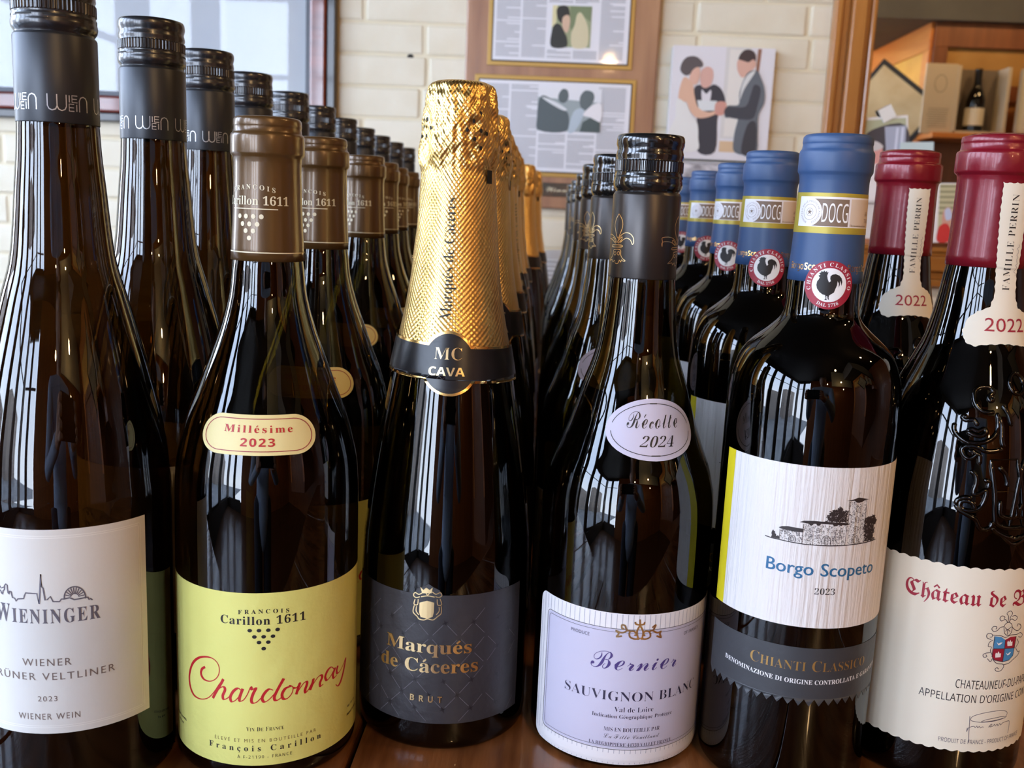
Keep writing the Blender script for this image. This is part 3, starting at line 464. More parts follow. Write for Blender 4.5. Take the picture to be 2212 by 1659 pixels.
flat('press_photo', [(g([(0, 0), (100, 0), (100, 70), (0, 70)]), (150, 162, 164)), (g([(0, 0), (100, 0), (100, 22), (0, 16)]), (220, 222, 226)), (g(catmull([(32, 12), (38, 2), (46, 4), (48, 16), (42, 24), (34, 22)], 4, True)), (84, 96, 98)), (g(catmull([(66, 14), (74, 3), (86, 6), (88, 18), (78, 34), (68, 30)], 4, True)), (92, 104, 106)),
 (g(catmull([(2, 20), (12, 14), (40, 32), (50, 46), (46, 70), (4, 70), (0, 50)], 4, True)), (80, 92, 96)), (g(catmull([(6, 16), (26, 22), (46, 34), (40, 36), (20, 26)], 4, True)), (214, 218, 220)), (g(catmull([(56, 40), (66, 32), (74, 36), (70, 52), (60, 70), (50, 70)], 4, True)), (176, 190, 200)), (g(catmull([(72, 42), (86, 26), (100, 24), (100, 52), (84, 46)], 4, True)), (226, 224, 226)), (g([(72, 54), (84, 46), (100, 54), (100, 70), (68, 70)]), (70, 84, 84))], -1.1, pg)
ts = box('title_strip', (0, -21.4, 36), (190, 3, 26), mat('dark_green_strip', srgb(44, 50, 44), .4, var=(60, srgb(84, 60, 44), U1)), pq, 1)
V, Fc = text('Wine Winner W', 'sc', 0, -4, 11, 130); mesh('lettering', [(x, -1.8, z) for x, z in V], Fc, M_CREAM, ts)
# ---- wedding canvas
M_CANW = mat('white_canvas_print', srgb(226, 224, 226), .55)
wc = empty('canvas_print', (296, W - 8, 208 + Z)); tag(wc, 'white wedding photo canvas of three people holding hands, on the cream brick wall', 'canvas print')
box('canvas_block', (0, -13, 0), (190, 26, 206), M_CANW, wc, 2)
g = lambda P: [(-95 + 190 * x / 215, 103 - 206 * y / 235) for x, y in P]; cc = lambda P, n=4: g(catmull(P, n, True))
flat('printed_photo', [(g([(0, 0), (215, 0), (215, 235), (0, 235)]), (222, 220, 224)), (g([(112, 0), (165, 0), (165, 190), (112, 190)]), (212, 210, 206)), (g([(120, 5), (158, 5), (158, 185), (120, 185)]), (226, 222, 214)), (g([(178, 2), (186, 2), (183, 60), (177, 60)]), (150, 104, 84)), (g([(112, 195), (160, 195), (160, 218), (112, 218)]), (214, 184, 148)),
 (cc([(50, 88), (62, 80), (78, 84), (92, 78), (108, 88), (118, 112), (112, 130), (104, 150), (104, 218), (66, 218), (60, 150), (48, 128)]), (52, 54, 64)), (cc([(66, 90), (76, 98), (86, 90), (84, 116), (70, 118)]), (220, 218, 222)), (cc([(62, 52), (74, 42), (86, 48), (88, 66), (82, 82), (70, 86), (62, 76)]), (214, 170, 156)), (g([(58, 112), (100, 112), (98, 132), (64, 134)]), (218, 222, 222)),
 (cc([(20, 36), (30, 24), (48, 22), (62, 32), (64, 42), (52, 46), (44, 56), (30, 62), (18, 52)]), (88, 80, 82)), (cc([(44, 50), (56, 44), (60, 58), (56, 76), (46, 80), (38, 68)]), (222, 178, 158)), (cc([(26, 66), (40, 72), (48, 84), (52, 104), (62, 128), (84, 136), (100, 132), (98, 140), (78, 148), (58, 148), (44, 134), (34, 116), (20, 124), (18, 96)]), (220, 178, 152)),
 (cc([(14, 112), (30, 116), (40, 128), (50, 146), (62, 160), (66, 190), (64, 218), (-1, 218), (2, 180), (14, 150)]), (226, 226, 222)), (cc([(98, 116), (118, 114), (120, 134), (110, 142), (98, 138)]), (206, 150, 136)),
 (cc([(138, 24), (146, 8), (160, 4), (172, 12), (174, 28), (164, 34), (150, 30)]), (62, 50, 52)), (cc([(138, 26), (150, 28), (160, 30), (170, 24), (176, 36), (164, 50), (150, 62), (140, 52), (136, 38)]), (216, 172, 154)), (cc([(158, 54), (178, 46), (188, 60), (198, 84), (200, 112), (190, 140), (192, 180), (190, 218), (146, 218), (142, 180), (146, 144), (120, 146), (122, 122), (146, 118), (146, 92)]), (96, 104, 112)),
 (cc([(176, 76), (190, 84), (186, 120), (178, 146), (150, 148), (120, 142), (122, 124), (160, 122), (170, 96)]), (58, 62, 72)), (cc([(160, 56), (176, 48), (156, 84), (148, 108), (150, 80)]), (214, 216, 214)), (cc([(168, 160), (186, 156), (188, 218), (160, 218)]), (54, 56, 64))], -26.2, wc)
fc = empty('canvas_print', (300, W - 8, 22 + Z)); tag(fc, 'grey and white blotched picture hanging directly under the wedding canvas', 'canvas print')
box('canvas_block', (0, -13, 0), (176, 24, 150), mat('grey_blotched_print', srgb(228, 226, 230), .5, var=(38, srgb(126, 124, 128), (1, 1, 1.6))), fc, 2); frame4(fc, -92, 92, -79, 79, 5, -13, 28, mat('pale_frame_edge', srgb(190, 190, 194), .5))
# ---- mirror at the right with cards tucked in its frame
M_OAK = wood('golden_oak_frame', srgb(150, 92, 36), srgb(182, 120, 56), (9, 9, .9), .28, 3, .5); M_OAK2 = wood('golden_oak_rail', srgb(150, 92, 36), srgb(182, 120, 56), (.9, 9, 9), .28, 3, .5)
mr = empty('wall_mirror', (1060, W - 8, 320 + Z)); tag(mr, 'large mirror in a moulded golden oak frame at the right, reflecting a wooden cabinet', 'mirror')
MX0, MX1, MZ0, MZ1 = -566, 520, -437, 700
for (x0, x1, dep) in ((0, 14, 30), (14, 30, 18), (30, 58, 34), (58, 66, 24), (66, 76, 30)):      # stepped moulding
    w_ = x1 - x0; q0, q1, r0_, r1_ = MX0 + x0, MX1 - x0, MZ0 + x0, MZ1 - x0
    box('frame_moulding', (q0 + w_ / 2, -dep / 2, (r0_ + r1_) / 2), (w_, dep, r1_ - r0_), M_OAK, mr, 3); box('frame_moulding', (q1 - w_ / 2, -dep / 2, (r0_ + r1_) / 2), (w_, dep, r1_ - r0_), M_OAK, mr, 3)
    box('frame_moulding', ((q0 + q1) / 2, -dep / 2, r0_ + w_ / 2), (q1 - q0 - 2 * w_, dep, w_), M_OAK2, mr, 3); box('frame_moulding', ((q0 + q1) / 2, -dep / 2, r1_ - w_ / 2), (q1 - q0 - 2 * w_, dep, w_), M_OAK2, mr, 3)
box('mirror_glass', ((MX0 + MX1) / 2, -8, (MZ0 + MZ1) / 2), (MX1 - MX0 - 140, 6, MZ1 - MZ0 - 140), mat('mirror_silver', (.86, .87, .85), .01, 1), mr)
def card(label, cx, cz, wd, h, polys, base, rot=0, y=W - 26):
    o = box('photo_card' if polys else 'paper_card', (cx, y, cz + Z), (wd, 1.4, h), PM.setdefault(base, mat('print_colour', srgb(*base), .5)), None, 0, (math.radians(-4), math.radians(rot), 0)); tag(o, label, 'card')
    if polys: flat('printed_photo', [([(-wd / 2 + wd * x / 100, h / 2 - h * y_ / 100) for x, y_ in P], c_) for P, c_ in polys], -.8, o)
    return o
c4 = lambda P: catmull(P, 4, True)
card('colour photo of two people, one in white, tucked in the lower left of the mirror', 604, 118, 108, 158, [([(3, 3), (97, 3), (97, 97), (3, 97)], (178, 182, 150)), (c4([(20, 30), (40, 14), (97, 12), (97, 60), (60, 66), (26, 56)]), (66, 64, 72)), ([(60, 12), (97, 12), (92, 62), (62, 62)], (168, 176, 196)), ([(80, 14), (84, 14), (76, 60), (72, 60)], (214, 220, 236)), ([(89, 14), (93, 14), (86, 60), (82, 60)], (214, 220, 236)),
  (c4([(4, 40), (14, 30), (24, 36), (24, 56), (10, 58)]), (206, 150, 140)), (c4([(4, 38), (14, 27), (26, 34), (20, 40), (8, 44)]), (92, 64, 60)), (c4([(4, 62), (18, 56), (26, 70), (20, 97), (4, 97)]), (110, 100, 120)), (c4([(30, 40), (40, 30), (54, 34), (54, 52), (44, 60), (32, 54)]), (220, 156, 148)), (c4([(30, 36), (42, 28), (56, 34), (52, 38), (34, 40)]), (206, 200, 198)), (c4([(16, 66), (32, 56), (56, 56), (80, 66), (84, 90), (76, 97), (20, 97), (12, 84)]), (236, 232, 232))], (232, 230, 228), -6, W - 30)
card('small blank pale blue card beside the photo on the mirror', 672, 118, 62, 70, None, (196, 216, 218), -3, W - 33)
card('white blank sheet below the photo on the mirror', 622, 22, 74, 104, None, (226, 224, 222), -1, W - 27)
card('scrap of white paper above the photo on the mirror', 610, 203, 26, 26, None, (226, 224, 218), -30, W - 28)
pc = card('postcard with letters and a striped beach picture on the mirror ledge', 735, 24, 92, 112, [([(38, 2), (98, 2), (98, 98), (38, 98)], (196, 190, 150))] + [([(38, 4 + 9 * i), (98, 4 + 9 * i), (98, 7 + 9 * i), (38, 7 + 9 * i)], (140, 136, 104)) for i in range(6)] + [(c4([(46, 52), (56, 40), (66, 50), (60, 76), (48, 78)]), (214, 160, 140)), (c4([(50, 46), (60, 42), (66, 58), (54, 62)]), (196, 206, 230)), (c4([(40, 74), (56, 68), (66, 84), (62, 98), (38, 98)]), (206, 50, 50))], (236, 234, 230), -2, W - 34)
for ch_, z_, co in (('♥', 34, (212, 60, 40)), ('R', 8, (50, 96, 62)), ('T', -18, (212, 70, 50)), ('S', -43, (56, 110, 60))):
    V, Fc = text(ch_, 'ss' if ch_ != '♥' else 'sans', -28, z_ - 7, 15 if ch_ != '♥' else 13, 15); mesh('lettering', [(x, -1.2, z) for x, z in V], Fc, PM.setdefault(co, mat('print_colour', srgb(*co), .55)), pc)
# ---- ribbed pale basket at the far end of the table
V, Fc = [], []; P = [(0, 0), (95, 0)]
for i in range(22): z = 4 + i * 7.4; P += [(104 - .1 * i, z), (110 - .1 * i, z + 2.4), (110 - .1 * i, z + 4.6), (104 - .1 * i, z + 7)]
P += [(96, 168), (30, 176), (0, 178)]
V, Fc = lathe(P, 72); o = mesh('ribbed_basket', V, Fc, mat('pale_grey_cane', srgb(206, 204, 202), .5), None, True); o.location = (.02, 1.72, 0); tag(o, 'pale grey ribbed round basket glimpsed in the gap between the bottle rows', 'basket')
# ---- what the mirror shows: cabinet, shelf, wine case, pictures on the far side of the room
M_CAB = wood('brown_cabinet_wood', srgb(122, 70, 40), srgb(146, 88, 52), (9, 9, 1), .4, 3, .2); M_CABP = mat('tan_cabinet_panel', srgb(196, 150, 84), .5, var=(6, srgb(178, 130, 66), U1)); M_CABO = wood('orange_side_rail', srgb(196, 112, 44), srgb(214, 132, 58), (1, 1, 9), .35, 3, .3)
def vpos(px_x, px_z, yv):       # a point of the mirrored world (given on the wall plane) at mirrored depth yv -> real place
    return px_x * yv / W, 2 * W - yv, px_z * yv / W + Z
yv = 4400; kx = yv / W
X0, Y0 = 684 * kx, 2 * W - yv
cb = empty('wall_cabinet', (X0, Y0, 0)); tag(cb, 'brown wooden cabinet with tan panels reflected in the mirror', 'cabinet')
ztop = 372 * kx + Z; zsh = 166 * kx + Z
box('carcass', (800, -420, (ztop + 0) / 2 - 100), (1594, 800, ztop + 200 - 4), M_CAB, cb, 4)
def rail(x0, x1, z0, z1, mt, y=6, th=16): box('rail', ((x0 + x1) / 2, y - th / 2 + 6, (z0 + z1) / 2), (x1 - x0, th, z1 - z0), mt, cb, 2)
rail(0, 1600, ztop - 100, ztop, M_CAB); rail(0, 60, zsh + 2, ztop - 100, M_CAB); rail(60, 1600, 232 * kx + Z, 262 * kx + Z, M_CAB)
box('panel', (830, -14, (262 * kx + Z + ztop - 100) / 2), (1540, 6, ztop - 100 - 262 * kx - Z), M_CABP, cb); box('panel', (830, -14, (zsh + 232 * kx + Z) / 2), (1540, 6, 232 * kx + Z - zsh), mat('ochre_lower_panel', srgb(186, 128, 62), .5), cb)
for (y0, y1, z0, z1, mt) in ((-800, 0, ztop - 110, ztop, M_CABO), (-70, 0, 0, ztop - 110, M_CABO), (-800, -730, 0, ztop - 110, M_CABO), (-730, -70, zsh + 40, zsh + 110, M_CAB)): box('side_rail', (-8, (y0 + y1) / 2, (z0 + z1) / 2), (16, y1 - y0, z1 - z0), mt, cb, 2)
box('side_panel', (-2, -400, (zsh + ztop) / 2), (6, 660, ztop - zsh - 220), mat('yellow_side_panel', srgb(226, 172, 72), .5, var=(5, srgb(206, 150, 54), U1)), cb)
sh = box('wall_shelf', (X0 + 660, Y0 + 110, zsh - 12), (1400, 216, 22), M_CABO, None, 2); tag(sh, 'orange-brown wooden shelf in front of the cabinet, seen in the mirror', 'shelf')
struct('trim_30', (X0 + 500, Y0 - 380, ztop + 190), (2100, 860, 380), mat('charcoal_bulkhead', srgb(78, 78, 78), .7, var=(3, srgb(96, 96, 94), U1)))
struct('trim_31', (X0 - 420, Y0 - 1300, ztop + 250), (1300, 40, 900), mat('grey_green_plaster', srgb(170, 168, 146), .7))
M_CASE = mat('pale_case_wood', srgb(206, 190, 164), .5, bump=(30, .2, U1)); cx_ = X0 + 150
wcs = empty('wine_case', (cx_, Y0 + 130, zsh)); tag(wcs, 'open pale wooden wine case with inscribed lid, seen in the mirror', 'wine case'); H_ = 118 * kx
box('case_back', (0, -50, H_ / 2), (200, 10, H_), mat('case_inside', srgb(120, 106, 92), .6), wcs, 1); box('case_side', (105, 0, H_ / 2), (14, 110, H_), M_CASE, wcs, 1); box('case_side', (-95, 0, H_ / 2), (14, 110, H_), M_CASE, wcs, 1); box('case_base', (0, 0, 6), (196, 110, 10), M_CASE, wcs, 1)
ld_ = box('case_lid', (-165, 46, H_ / 2), (128, 10, H_ * 1.04), M_CASE, wcs, 3); V, Fc = join2(*([stroke(disc(0, 60, 24, 34, 20), 3, True)] + [rectf(-44 + rnd.uniform(0, 6), -40 - i * 9, 44 - rnd.uniform(0, 8), -37.6 - i * 9) for i in range(9)])); mesh('inscription', [(-x, 5.6, z) for x, z in V], [f[::-1] for f in Fc], mat('branded_mark', srgb(150, 136, 116), .6), ld_)
l2 = box('rounded_lid', (cx_ + 215, Y0 + 170, zsh + H_ / 2 + 2), (120, 12, H_), mat('ivory_lid', srgb(216, 212, 196), .5), None, 18); tag(l2, 'rounded ivory case lid standing right of the open wine case, seen in the mirror', 'case lid')
rb = empty('wine_bottle', (cx_ + 2, Y0 + 130, zsh + 11)); tag(rb, 'dark wine bottle standing in the open wooden case, seen in the mirror', 'wine bottle'); V, Fc = lathe([(0, 0)] + [(r, h) for r, h in HEEL(37)] + catmull([(37, 100), (36, 130), (26, 160), (16, 185), (14, 220), (14, 252)], 4) + [(0, 253)], 40); mesh('glass', V, Fc, G_RED, rb, True); V, Fc = lathe([(37.4, 25), (37.4, 95)], 40); mesh('front_label', V, Fc, M_IVO, rb, True)
for i, (dx, dz, r_) in enumerate(((-330, -70, .5),)):
    pf = empty('picture_frame', (X0 - 160, Y0 - 20, ztop - 380)); tag(pf, 'dark-edged parchment picture hanging at an angle beside the cabinet, seen in the mirror', 'picture frame'); pf.rotation_euler = (0, math.radians(38), math.radians(30))
    box('frame_side', (0, 0, 0), (330, 18, 330), M_DKF, pf, 3); box('parchment', (0, 11, 0), (290, 4, 290), mat('parchment', srgb(222, 204, 164), .6, var=(9, srgb(200, 176, 132), U1)), pf)
pb_ = box('storage_box', (X0 + 760, Y0 + 130, zsh + 0), (10, 10, 10), M_CAB, None); bpy.data.objects.remove(pb_)
bx2 = box('wooden_box', (X0 + 620, Y0 + 260, zsh - 95), (700, 120, 120), wood('lacquered_box', srgb(130, 70, 40), srgb(160, 92, 54), (1, 9, 9), .3, 3, .4), None, 6); tag(bx2, 'brown lacquered wooden box under the shelf, seen in the mirror', 'box')
# ---- pendant lamps over the room (most give the warm glints on the glass, two are added for the cabinet)
M_BULB = mat('lit_bulb', (1, .7, .35), .4, emit=((1, .62, .28), 260)); M_SHD = mat('brass_socket', (.5, .36, .14), .3, 1)
lamp = None
for i, (x, y, z) in enumerate([(500, -900, 1250), (1250, 250, 1500), (2000, 300, 1500), (900, -1500, 1050), (1400, -900, 1300), (260, -2200, 1150), (1500, -2600, 1000), (800, -3100, 900), (2300, -1900, 1100)]):  # the two bulbs standing before the cabinet are added to brighten its front
    r = empty('pendant_lamp', (x, y, z))
    if lamp is None:
        V, Fc = lathe([(0, -62), (18, -58), (30, -40), (30, -24), (18, -2), (12, 6)], 24); mesh('bulb', V, Fc, M_BULB, r, True); V, Fc = lathe([(12, 4), (16, 6), (16, 40), (4, 48), (2, 50)], 20); mesh('socket', V, Fc, M_SHD, r, True); lamp = r
        V, Fc = lathe([(2, 50), (2, 1900)], 8); mesh('cord', V, Fc, M_DKF, r)
    else:
        for ch_ in lamp.children:
            if ch_.name.startswith('cord'): continue
            q = ch_.copy(); C.objects.link(q); q.parent = r
    if r is not lamp: V, Fc = lathe([(2, 50), (2, CZ - z)], 8); mesh('cord', V, Fc, M_DKF, r)
    tag(r, 'bare warm bulb hanging from the ceiling, out of view', 'lamp', 'pendant lamps in the room behind the camera')
cd_ = [o for o in lamp.children if o.name.startswith('cord')][0]; cd_.scale = (1, 1, (CZ - 1250) / 1900)
# ---- A: tall dark bottle, black screw cap, pale grey label
PA = [(39.7, 118), (39.2, 130), (37.5, 146), (34.3, 162.8), (30.3, 180.3), (24, 204), (19.6, 221), (16.9, 248.7), (15.7, 262), (15.1, 273), (14.4, 276)]
A = root('tall dark amber bottle with black screw cap and pale grey skyline label, front left corner', (-199.6, 389.5), 'black-capped tall bottles in the leftmost row')
sA = body(A, PA, 39.7, 276, G_AMBER)
capA, slvA, sfA = stelvin(A, 328, 55.8, M_CAPA, M_SLV, 1.02)
def wien(u):
    k = .56; P = []; b = 276.4
    def s(pts, w=.42): P.append(stroke([(u + x * 1.22, b + y) for x, y in pts], w))
    s([(0, 6.3), (0, 2), (.5, .8), (1.5, .35), (2.6, .8), (3.1, 2), (3.1, 6.3)]); s([(3.1, 2), (3.6, .8), (4.6, .35), (5.6, .8), (6.1, 2), (6.1, 6.3)])
    s([(7.1, 6.2), (7.1, 3.6)]); s([(9.9, 6.2), (8, 6.2), (8, 3.7), (9.9, 3.7)], .38); s([(8, 4.95), (9.7, 4.95)], .36)
    s([(8.7, 3), (7, 3), (7, .4), (8.7, .4)], .38); s([(7, 1.7), (8.6, 1.7)], .36); s([(9.6, 3), (9.6, .4)])
    s([(10.6, .3), (10.6, 4.4), (11.1, 5.6), (12.1, 6.1), (13.1, 5.6), (13.6, 4.4), (13.6, .3)])
    V, Fc = join2(*P); return [(u + (x - u) * .87, y) for x, y in V], Fc
stick('lettering', join2(*[wien(-3.5 + 18.4 * i - 36.8) for i in range(5)]), sfA, 15.3 * 92 / 94, .1, M_SILV, slvA, 1.5)
lab = stick('front_label', rectf(-53.5, 32, 28.8, 117.6), sA, 39.7, .12, M_PAPG, A)
stick('embossed_frame', join2(*[stroke(q, .3, True) for q in (rrect(-51, 34.6, 26.2, 115, .5, 1), rrect(-50.2, 35.4, 25.4, 114.2, .5, 1))]), sA, 39.7, .16, mat('embossed_paper_edge', srgb(232, 231, 226), .5), lab)
cA = -12.2
sk = [stroke(TR['sky'][0], .55), stroke(TR['sky'][1], .5)] + [stroke(q, .4) for q in TR['sky'][2:]]
sk.append(stroke([(x - 25.4, y) for x, y in [(-9, 90.5), (-7.5, 93), (-6.5, 92), (-5.5, 95), (-4, 92.5), (-2.6, 93.2)]], .5))
stick('printed_skyline', join2(*sk), sA, 39.7, .2, M_INKG, lab)
stick('lettering', join2(text('Wieninger', 'sr', cA, 79, 7.2, 41, small=.78) if 0 else text('WIENINGER', 'sb', cA, 79.2, 7.4, 40.5, small=.78, track=.12)), sA, 39.7, .2, M_INKG, lab)
stick('lettering', join2(text('WIENER', 'sans', cA, 61.2, 3.0, 18.6, track=.12), text('GRÜNER VELTLINER', 'sans', cA, 55.2, 3.0, 51, track=.12), text('2023', 'sans', cA, 46.1, 2.2, 7.8, track=.12), text('WIENER WEIN', 'sans', cA, 38.2, 2.6, 24, track=.12)), sA, 39.7, .2, M_INKT, lab)
for i in range(26):      # knurling dots round the heel, one mesh
    pass
V, Fc = [], []
for i in range(44):
    a = 2 * PI * i / 44; v, f = discf(0, 0, .7, .55, 8); k = len(V)
    V += [((38.9 + .25) * math.sin(a + x / 39) * 1.0, -(38.9 + .25) * math.cos(a + x / 39), 3.4 + y) for x, y in v] + [((39.9) * math.sin(a), -39.9 * math.cos(a), 3.5)]
    Fc += [[k + j, k + (j + 1) % 8, k + 8] for j in range(8)]
tag(mesh('heel_knurling', V, Fc, G_DARK, A, True), kind='stuff')

# ---- B: bottle with bronze foil and lime-yellow label
PB = [(39.9, 110), (39.2, 131.3), (36.9, 144), (33.9, 155), (29.9, 165.3), (24.6, 180), (19.8, 193.5), (16.5, 206.5), (15.2, 218), (14.5, 223)]
B = root('olive bottle with bronze foil neck and lime-yellow label, in the front line', (-122.7, 413.8), 'bronze-foiled bottles in the second row from the left')
sB = body(B, PB, 39.9, 223, G_OLIVE)
fB, sfB = corkcap(B, 280, 273, 264.4, 221.2, 15.4, M_BRN)
dots = join2(*[discf(-7.9 + (i - (n - 1) / 2) * 3.45, h, 1.0) for n, h in ((4, 239.5), (3, 236.4), (2, 233.6), (1, 230.7)) for i in range(n)])
cB = -6.6
stick('lettering', join2(text('FRANCOIS', 'sb', cB - .8, 249.6, 1.9, 21.5, track=.3, curve=lambda a: .9 - .011 * (a + 7.4) ** 2), text('Carillon 1611', 'sb', cB, 244.2, 3.5, 32), rectf(-18.3, 242.4, 4.3, 242.8), dots, rectf(-48, 224.6, 48, 225.1)), sfB, 15, .2, M_CREAM, fB, 1.5, 3)
p1 = stick('vintage_label', fill([rrect(-25, 144.3, 17.2, 160.2, 7.9, 10)]), sB, 29.9, .15, M_PILL, B, 2.5, 2)
stick('border', stroke(catmull(rrect(-23.4, 145.9, 15.6, 158.6, 6.3, 8), 1, True), .32, True), sB, 29.9, .25, M_INKR2, p1, 2.5, 2)
stick('lettering', join2(text('Millésime', 'sb', -3.6, 153.3, 2.8, 24.5, track=.16), text('2023', 'ss', -3.6, 147.9, 3.2, 12, track=.1)), sB, 29.9, .28, M_INKR, p1, 2.5, 2)
lab = stick('front_label', rectf(-58, 8.6, 60, 86.6), sB, 39.9, .12, M_PAPY, B)
cL = -2.0
dots = join2(*[discf(cL + (i - (n - 1) / 2) * 3.75, h, .95, .8) for n, h in ((4, 70.2), (3, 67.4), (2, 64.9), (1, 62.1)) for i in range(n)])
stick('lettering', join2(text('FRANCOIS', 'sb', cL, 77.2, 1.8, 21, track=.35, curve=lambda a: .5 - .004 * (a + 2) ** 2), text('Carillon 1611', 'sb', cL - .3, 72.7, 3.6, 36, track=.05), dots, text('VIN DE FRANCE', 'sr', cL + .5, 24.6, 1.9, 15.6, small=.8, track=.08),
      text('François Carillon', 'sb', cL + .4, 15.4, 2.6, 50, track=.35), text('À F-21190 - FRANCE', 'sn', cL + .3, 12, 1.4, 23, track=.2)), sB, 39.9, .2, M_INKB, lab)
stick('lettering', text('ÉLEVÉ ET MIS EN BOUTEILLE PAR', 'sans', cL + .5, 19.5, 1.5, 44.5, track=.25), sB, 39.9, .2, mat('brown_ink', srgb(120, 104, 60), .5), lab)
stick('lettering', join2(text('PRODUCE OF FRANCE', 'ss', 47, 17.5, 1.1, 12), text('ALC. 13% VOL.', 'ss', 46, 21.5, 1.1, 9), text('CONTAINS SULPHITES', 'ss', -48, 21, 1.0, 12), text('75 cl', 'ss', -48, 18.4, 1.0, 6)), sB, 39.9, .2, M_INKB, lab)
ch = [stroke(catmull(q, 6), .8, taper=script_w(.42, 1.2)) for q in TR['chard']]
ln = stick('lettering', join2(*ch), sB, 39.9, .2, M_INKR, lab, 1.5); tag(ln, 'red handwritten-style grape name')

# ---- C: sparkling wine bottle, gold foil
PC = [(40.6, 66), (39.9, 90), (38.6, 104), (36.4, 122.4), (33, 145), (28, 173.4), (24.8, 188.8), (22.2, 201.3), (20.2, 214.6), (18.6, 226), (16.3, 246), (14.2, 262), (13, 270)]
Cb = root('sparkling wine bottle with crumpled gold foil neck and charcoal label, front centre', (-45.5, 449), 'gold-necked sparkling bottles in the third row from the left')
sC = body(Cb, PC, 40.9, 270, G_DARK)
FP = Surf([(10.5, 301.6), (13.2, 301), (14.9, 299.2), (16.2, 294.5), (17.3, 286), (17.8, 277), (17.8, 270), (17.6, 266), (16.9, 262.5), (17.3, 256), (17.8, 246.5), (19.5, 226), (20.7, 214.6), (22.7, 201.3), (25.3, 188.8), (28.0, 176)])
def foil():
    seg, V, Fc = 150, [], []; hs = [302, 301.8] + [301.4 - i * 1.15 for i in range(int((301.4 - 177) / 1.15))]; r_ = random.Random(3)
    ph = [r_.uniform(0, 6.28) for _ in range(12)]; from mathutils import noise
    for i, h in enumerate(hs):
        for k in range(seg):
            a = 2 * PI * k / seg; base = (0, 7.5)[i] if i < 2 else FP.R(h); up = max(0, min(1, (h - 258) / 10)) * (1 - max(0, min(1, (h - 297) / 5))) if i > 1 else 0
            n1 = noise.noise(Vector((math.sin(a) * 2.6, math.cos(a) * 2.6, h * .085))); n2 = abs(noise.noise(Vector((math.sin(a) * 5 + 9, math.cos(a) * 5, h * .2)))); fl = abs(math.sin(a * 5 + ph[0] + .6 * math.sin(h * .12)))
            d = up * (1.5 * n1 - 2.1 * n2 + .7 * fl - .3); neck = max(0, min(1, (262 - h) / 10)) * max(0, min(1, (h - 205) / 30))
            d += neck * (.35 * n1 - .25 * abs(noise.noise(Vector((math.sin(a) * 7, math.cos(a) * 7, h * .03)))))
            r = base + (d if i > 1 else 0); V.append((r * math.sin(a), -r * math.cos(a), h))
    for i in range(len(hs) - 1):
        for k in range(seg): k2 = (k + 1) % seg; Fc.append([i * seg + k, (i + 1) * seg + k, (i + 1) * seg + k2, i * seg + k2])
    return mesh('gold_foil', V, Fc, M_FOIL, Cb, True)
fC = foil()
hl = [(3, 279.9), (5.9, 283.7), (9.4, 279.9), (12.5, 278.8), (6.4, 276.2), (9.5, 272.5), (9.2, 287.3), (-17, 284.2), (-14.3, 280.4), (-17, 277), (-20, 284), (-19.6, 281), (-21.5, 277), (24, 281), (27, 278), (30, 284), (-40, 280), (-44, 284), (-38, 276)]
stick('punched_holes', join2(*[discf(a, b, .72, .95, 10) for a, b in hl]), FP, 17.8, .35, M_HOLE, fC, 1)
stick('wire_tab', join2(rectf(14, 257.6, 17.6, 263.4)), FP, 17.4, .25, M_HOLE, fC, 1)
tx = text('Marqués de Cáceres', 'sr', -1.0, 197.6, 4.6, 53.5, rot90=True)
stick('lettering', tx, FP, 20, .85, M_INKB, fC, 1.5, 1.5)
tl = lambda V: ([(x, y - .045 * (x + 1.5)) for x, y in V[0]], V[1])
def collar(e):
    cx, cy, rx, ry, hw, W = -1.6, 178.9, 11.2 + e, 13.0 + e, 7.0 + e, 84; t = math.asin(hw / ry); n = 24
    up = [(cx + rx * math.cos(a), cy + ry * math.sin(a)) for a in [PI - t - (PI - 2 * t) * i / n for i in range(n + 1)]]
    return fill([[(-W, cy - hw), (-W, cy + hw)] + up + [(W, cy + hw), (W, cy - hw)] + [(2 * cx - x, 2 * cy - y) for x, y in up]])
sCc = Surf([(25.4, 190), (24.9, 194), (28.4, 175), (29.5, 168), (31.2, 160)])
cl = stick('neck_label', tl(collar(0)), sCc, 26.8, .75, M_DCH, Cb, 2.5, 2)
stick('gold_edge', tl(collar(1.1)), sCc, 26.8, .62, M_GOLD, cl, 2.5, 2)
stick('lettering', join2(text('MC', 'sr', -2, 180.6, 5.2, 12.6), text('CAVA', 'ss', -2.6, 173.6, 3.7, 15.2)), sCc, 26.8, .95, M_GOLDP, cl, 2, 1.5)
dm = [stroke([(a, 172), (a + 14, 186)], .13) for a in range(-60, 60, 7)] + [stroke([(a + 14, 172), (a, 186)], .13) for a in range(-60, 60, 7)]
stick('embossed_lattice', join2(*dm), sCc, 26.8, .8, mat('blind_emboss', srgb(24, 24, 28), .3), cl, 2.5, 2)
cx = -7.6
out = [(-1.2, 76), (-2.5, 78.4), (-5, 79.5), (cx, 81), (-10.2, 79.5), (-12.8, 78.4), (-14.2, 76)]
lab = stick('front_label', join2(rectf(-56, 14, 42, 76), (out, [list(range(7))])), sC, 40.9, .14, M_PAPK, Cb, 2.5, 3)
stick('crest', join2(*([fill([TR['crest'][0]]), fill([TR['crest'][1]])] + [stroke(catmull([(x + .3, y + 1) for x, y in q], 4), .42) for q in TR['crest'][2:]])), sC, 40.9, .35, M_GOLDP, lab, 2, raise_=.2)
stick('lettering', join2(text('Marqués', 'sb', -7.3, 48.4, 6.0, 41.5), text('de Cáceres', 'sb', -7.3, 39.0, 6.3, 48), text('BRUT', 'ss', -7.4, 24.6, 3.0, 15.2, track=.45)), sC, 40.9, .5, M_GOLDP, lab, 1.5, raise_=.35)
em = []; st = []
